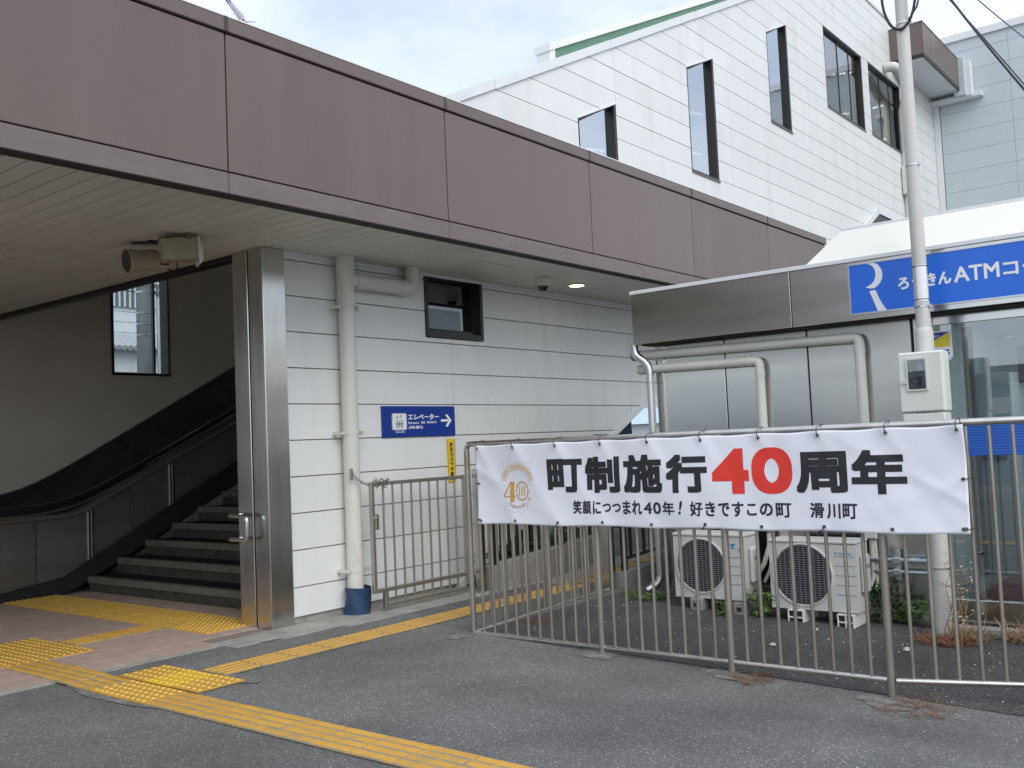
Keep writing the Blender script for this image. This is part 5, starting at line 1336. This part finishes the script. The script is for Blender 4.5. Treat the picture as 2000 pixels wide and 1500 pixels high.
# bright station forecourt seen under the slope
gp = empty('direction_post', (20, 12.4, 0), 'green and navy board seen through the gap under the sloping wall', 'board')
MB().box(20.0, 20.1, 12.35, 12.84, 1.93, 2.12).build('green_board', 'green_sign', gp); MB().box(20.0, 20.1, 12.35, 12.84, 1.0, 1.925).build('navy_board', 'navy_board', gp)
for y in (12.4, 12.8): MB().cyl((20.12, y, 0), (20.12, y, 2.0), .03, 8).build('leg', 'steel', gp)
fs = empty('far_shop', (40, 24, 0), 'distant white shop front with pale blue roof band under the sloping wall', 'building')
MB().box(40, 48, 10, 40, 0, 2.1).build('wall', 'house_wall', fs)
MB().prism([(39.6, 2.12), (44, 2.12), (44, 3.0)], 'y', 9.8, 40.2).build('roof', mat('pale_blue_roof', (.45, .58, .72), .5), fs)
for i in range(10): MB().box(39.96, 39.99, 18+1.3*i, 18.9+1.3*i, .5, 1.5).build('window', 'logo_blue', fs)
hb2 = empty('far_house', (55, 40, 0), 'distant pale house behind the white shop front', 'building')
MB().box(55, 65, 25, 45, 0, 7).build('wall', 'grey_clad', hb2); MB().prism([(54.5, 7.01), (65.5, 7.01), (60, 9.5)], 'y', 24.5, 45.5).build('roof', 'roof_tile', hb2)

# ------------------------------------------------------------------ outside, seen through the hall window
pz = empty('utility_pole', (9.6, 16, 0), 'grey concrete utility pole with metal bands seen through the hall window', 'pole')
MB().lathe([(.17, 0), (.135, 9)], (9.58, 16, 0), n=24).build('shaft', 'utilconc', pz, smooth=True)
for z in (3.72, 3.92, 4.12): MB().lathe([(.162, z-.012), (.164, z+.012)], (9.58, 16, 0), n=24).build('band', 'chrome', pz, smooth=True)
for z in (4.50, 4.62):
    mb = MB(); mb.lathe([(.160, z-.02), (.162, z+.02)], (9.58, 16, 0), n=24); mb.box(9.70, 9.80, 15.85, 15.9, z-.03, z+.03); mb.build('clamp', 'steel', pz, smooth=True)
MB().cyl((9.79, 15.93, 0), (9.79, 15.93, 9), .030, 10).build('conduit', 'white_trim', pz, smooth=True)
hs = empty('tiled_house', (13, 24, 0), 'white house with a grey tiled lean-to roof seen through the hall window', 'house')
hy = 24
mb = MB()
for k in range(18): mb.box(9, 20, hy, hy+.2, 3.2+.28*k+.006, 3.2+.28*(k+1)-.006)
mb.build('wall', 'house_wall', hs)
MB().box(9, 20, hy-.6, hy+.1, 0, 3.15).build('lower_wall', 'dark_wood', hs)
MB().box(9, 20, hy-.75, hy-.62, 3.75, 4.25).build('eave_board', 'house_wall', hs)
rt_ = MB()
for k in range(36): rt_.tube([(12+.16*k, hy-1.1, 4.34), (12+.16*k, hy, 4.80)], .07, 8)
rt_.build('roof', 'roof_tile', hs)
wf = MB().box(13.0, 15.6, hy-.04, hy-.005, 5.55, 7.4).build('window', 'int_dark', hs)
for k in range(16): MB().box(13.1+.15*k, 13.14+.15*k, hy-.12, hy-.08, 5.55, 7.4).build('window_bar', 'house_wall', wf)
cable('thin cable crossing in front of the white house outside the hall window', (9, 18.5, 5.05), (14, 18.2, 4.9), .05, .012)

# ------------------------------------------------------------------ weeds, dry grass, pebbles
def weed(label, x, y, h, n, seed, m='leaf', size=.05, spread=.10):
    rd = random.Random(seed); z0 = gz(x, y); t = empty('weed', (x, y, z0), label, 'weed', 'green weeds in the yard')
    st_, lf = MB(), MB()
    for i in range(n):
        a = rd.uniform(0, 6.28); r = spread*rd.random(); top = Vector((x+r*math.cos(a)*1.6, y+r*math.sin(a)*1.6, z0+h*rd.uniform(.5, 1)))
        b = Vector((x+r*.4*math.cos(a), y+r*.4*math.sin(a), z0)); mid = (b+top)/2+Vector((0, 0, h*.1))
        st_.tube([b, mid, top], .003, 5)
        for k in range(9):
            u = rd.uniform(.2, 1); c = b.lerp(top, u); aa = rd.uniform(0, 6.28); d = Vector((math.cos(aa), math.sin(aa), rd.uniform(-.2, .7))).normalized(); s_ = d.cross(Vector((0, 0, 1))).normalized(); l = size*rd.uniform(.6, 1.3)
            for ang in (-.6, 0, .6):     # lobed leaf
                d_ = (d*math.cos(ang)+s_*math.sin(ang)).normalized(); q = d_.cross(Vector((0, 0, 1))).normalized(); ll = l*(1 if ang == 0 else .7)
                lf.add([c, c+d_*ll*.45+q*ll*.17+Vector((0, 0, .006)), c+d_*ll-Vector((0, 0, ll*.25)), c+d_*ll*.45-q*ll*.17+Vector((0, 0, .006))], [(0, 1, 2, 3)])
    st_.build('stem', 'stem', t); f = lf.build('leaves', m, t, fix=False); f['kind'] = 'stuff'
    return t
weed('low weed sprouting left of the steel pipe outlet', 7.86, 4.86, .08, 7, 1, size=.05, spread=.12)
weed('low weed sprouting right of the steel pipe outlet', 7.95, 4.70, .09, 8, 2, size=.055, spread=.12)
weed('weed with cut leaves in the gap under the left air conditioner', 7.80, 3.98, .17, 8, 3, size=.06, spread=.10)
weed('small weed at the foot of the left air conditioner beside its right concrete foot', 7.60, 3.86, .07, 5, 4, size=.05, spread=.05)
weed('broad leafed weed growing between the two air conditioners', 7.74, 3.56, .24, 8, 5, size=.085, spread=.07)
weed('tall dark weed right of the right air conditioner under the hoses', 8.02, 2.66, .40, 12, 6, 'leafdark', .08, .11)
weed('bright bushy weed in the middle of the row below the conduits', 8.06, 2.47, .24, 13, 7, size=.055, spread=.11)
weed('bright bushy weed close to the pole foot below the conduits', 8.02, 2.28, .25, 12, 8, size=.055, spread=.10)
weed('low spreading weed along the booth base behind the tall dark weed', 8.12, 2.55, .12, 12, 9, size=.05, spread=.16)
def tuft(label, x, y, r, n, l, m, seed, up=.25, name='dry_grass'):
    rd = random.Random(seed); mb = MB()
    for i in range(n):
        a = rd.uniform(0, 6.28); q = r*rd.random()**.6; px, py = x+q*math.cos(a), y+q*math.sin(a); z = gz(px, py)+.006
        b = rd.uniform(0, 6.28); ll = l*rd.uniform(.4, 1.2); d = Vector((math.cos(b), math.sin(b), abs(rd.gauss(0, up)))); s_ = Vector((-math.sin(b), math.cos(b), 0))*.003
        p = Vector((px, py, z)); m_ = p+d*ll*.5+Vector((0, 0, ll*.12)); e = p+d*ll
        mb.add([p-s_, p+s_, m_+s_, m_-s_], [(0, 1, 2, 3)]); mb.add([m_-s_, m_+s_, e], [(0, 1, 2)])
    return tag(mb.build(name, m, None, fix=False), label, 'dry grass', 'dry grass tufts')
tuft('reddish clump of dead grass around the foot of the pole', 7.60, 2.08, .20, 420, .14, 'dryred', 11)
tuft('tan dead grass standing beside the pole foot on its right', 7.72, 1.95, .12, 160, .16, 'dry', 12, .6)
tuft('tan dead grass heap along the booth step at the right edge', 7.95, 1.62, .16, 260, .15, 'dry', 13, .5)
tuft('thin scatter of reddish dead grass by the third fence post', 5.86, 2.78, .16, 130, .07, 'dryred', 14, .1)
tuft('thin scatter of reddish dead grass by the fourth fence post', 5.78, 1.78, .24, 120, .10, 'dryred', 15, .1)
tuft('faint brown scatter of dead grass inside the fence corner', 6.5, 5.0, .16, 140, .06, 'dryred', 16, .08)
# dry stalk climbing the pole
ds = empty('dry_stalk', (7.66, 2.06, -.1), 'tall pale dried weed stalk leaning against the pole', 'dry plant')
rd = random.Random(5); mb = MB()
for i in range(9):
    p = Vector((7.66+rd.uniform(-.04, .04), 2.05+rd.uniform(-.10, .06), -.1)); path = [p]
    hmax = rd.uniform(.25, .62)
    for k in range(7): p = p+Vector((rd.gauss(0, .012), rd.gauss(-.006, .016), hmax/7)); path.append(p)
    mb.tube([tuple(q) for q in path], [.0042*(1-.1*k) for k in range(8)], 5)
    for q in path[3:]:
        for _ in range(2):
            e = q+Vector((rd.gauss(0, .04), rd.gauss(-.02, .05), rd.uniform(0, .05))); mb.tube([tuple(q), tuple(e)], .0018, 4)
mb.build('stalk', 'dry', ds)
sd2 = MB()
for i in range(40):
    c = Vector((7.63+rd.gauss(0, .03), 1.93+rd.gauss(0, .07), rd.uniform(0.05, .50)))
    sd2.lathe([(.004, -.006), (.008, 0), (.003, .007)], tuple(c), 'z', 6)
f = sd2.build('seed_heads', 'drypale', ds); f['kind'] = 'stuff'
# pebbles
rd = random.Random(9); mb = MB()
for i in range(150):
    x = rd.uniform(6.0, 7.7); y = rd.uniform(.9, 5.1); r = rd.uniform(.003, .008)
    mb.lathe([(r*.5, 0), (r, r*.4), (r*.6, r*.9)], (x, y, gz(x, y)+.004), 'z', 6)
for i in range(170):
    x = rd.uniform(1.8, 5.9); y = rd.uniform(1.0, 6.6); r = rd.uniform(.002, .0055)
    if 3.2 < x < 3.65: continue
    mb.lathe([(r*.5, 0), (r, r*.4), (r*.6, r*.9)], (x, y, gz(x, y)), 'z', 6)
mb.build('gravel', 'pebble', None, kind='stuff')
for (x, y, s_, lb_) in ((6.78, 3.06, .026, 'white stone lying inside the fence near the second post'), (7.15, 2.22, .030, 'white stone lying inside the fence near the pole'), (7.45, 3.0, .022, 'small white stone in front of the right air conditioner')):
    o = MB().lathe([(s_*.5, 0), (s_, s_*.3), (s_*.8, s_*.75), (s_*.3, s_*.95)], (0, 0, 0), 'z', 8).build('stone', 'pebble', None, True, loc=(x, y, gz(x, y)+.004)); tag(o, lb_, 'stone', 'white stones')

# ------------------------------------------------------------------ houses across the forecourt (behind the viewpoint, seen in the reflections)
def street_house(x0, x1, y0, y1, h, wall, label):
    t = empty('street_house', ((x0+x1)/2, (y0+y1)/2, 0), label, 'house', 'houses across the forecourt')
    MB().box(x0, x1, y0, y1, -.2, h).build('wall', wall, t)
    xm = (x0+x1)/2
    MB().prism([(x0-.5, h+.01), (x1+.5, h+.01), (xm, h+1.9)], 'y', y0-.5, y1+.5).build('roof', 'dark_wood', t)
    for z in (1.0, 3.8):
        if z+1.3 > h: continue
        for k in range(3):
            u = (k+.5)/3; x = x0+(x1-x0)*u; y = y0+(y1-y0)*u
            MB().box(x-.8, x+.8, y1+.002, y1+.05, z, z+1.2).build('window', 'int_dark', t)
            MB().box(x1+.002, x1+.05, y-.8, y+.8, z, z+1.2).build('window', 'int_dark', t)
street_house(-8, 3, -40, -32, 6.0, 'cream', 'cream two storey house across the forecourt behind the viewpoint')
street_house(7, 20, -40, -31, 5.6, 'grey_clad', 'grey two storey house across the forecourt behind the viewpoint')
street_house(25, 46, -42, -31, 7.4, 'concrete', 'concrete walled house across the forecourt behind the viewpoint')
street_house(-96, -84, 8, 34, 5.2, 'hall_wall', 'tan house on the far side of the forecourt road')
street_house(-98, -86, 40, 70, 5.0, 'grey_clad', 'grey house on the far side of the forecourt road')
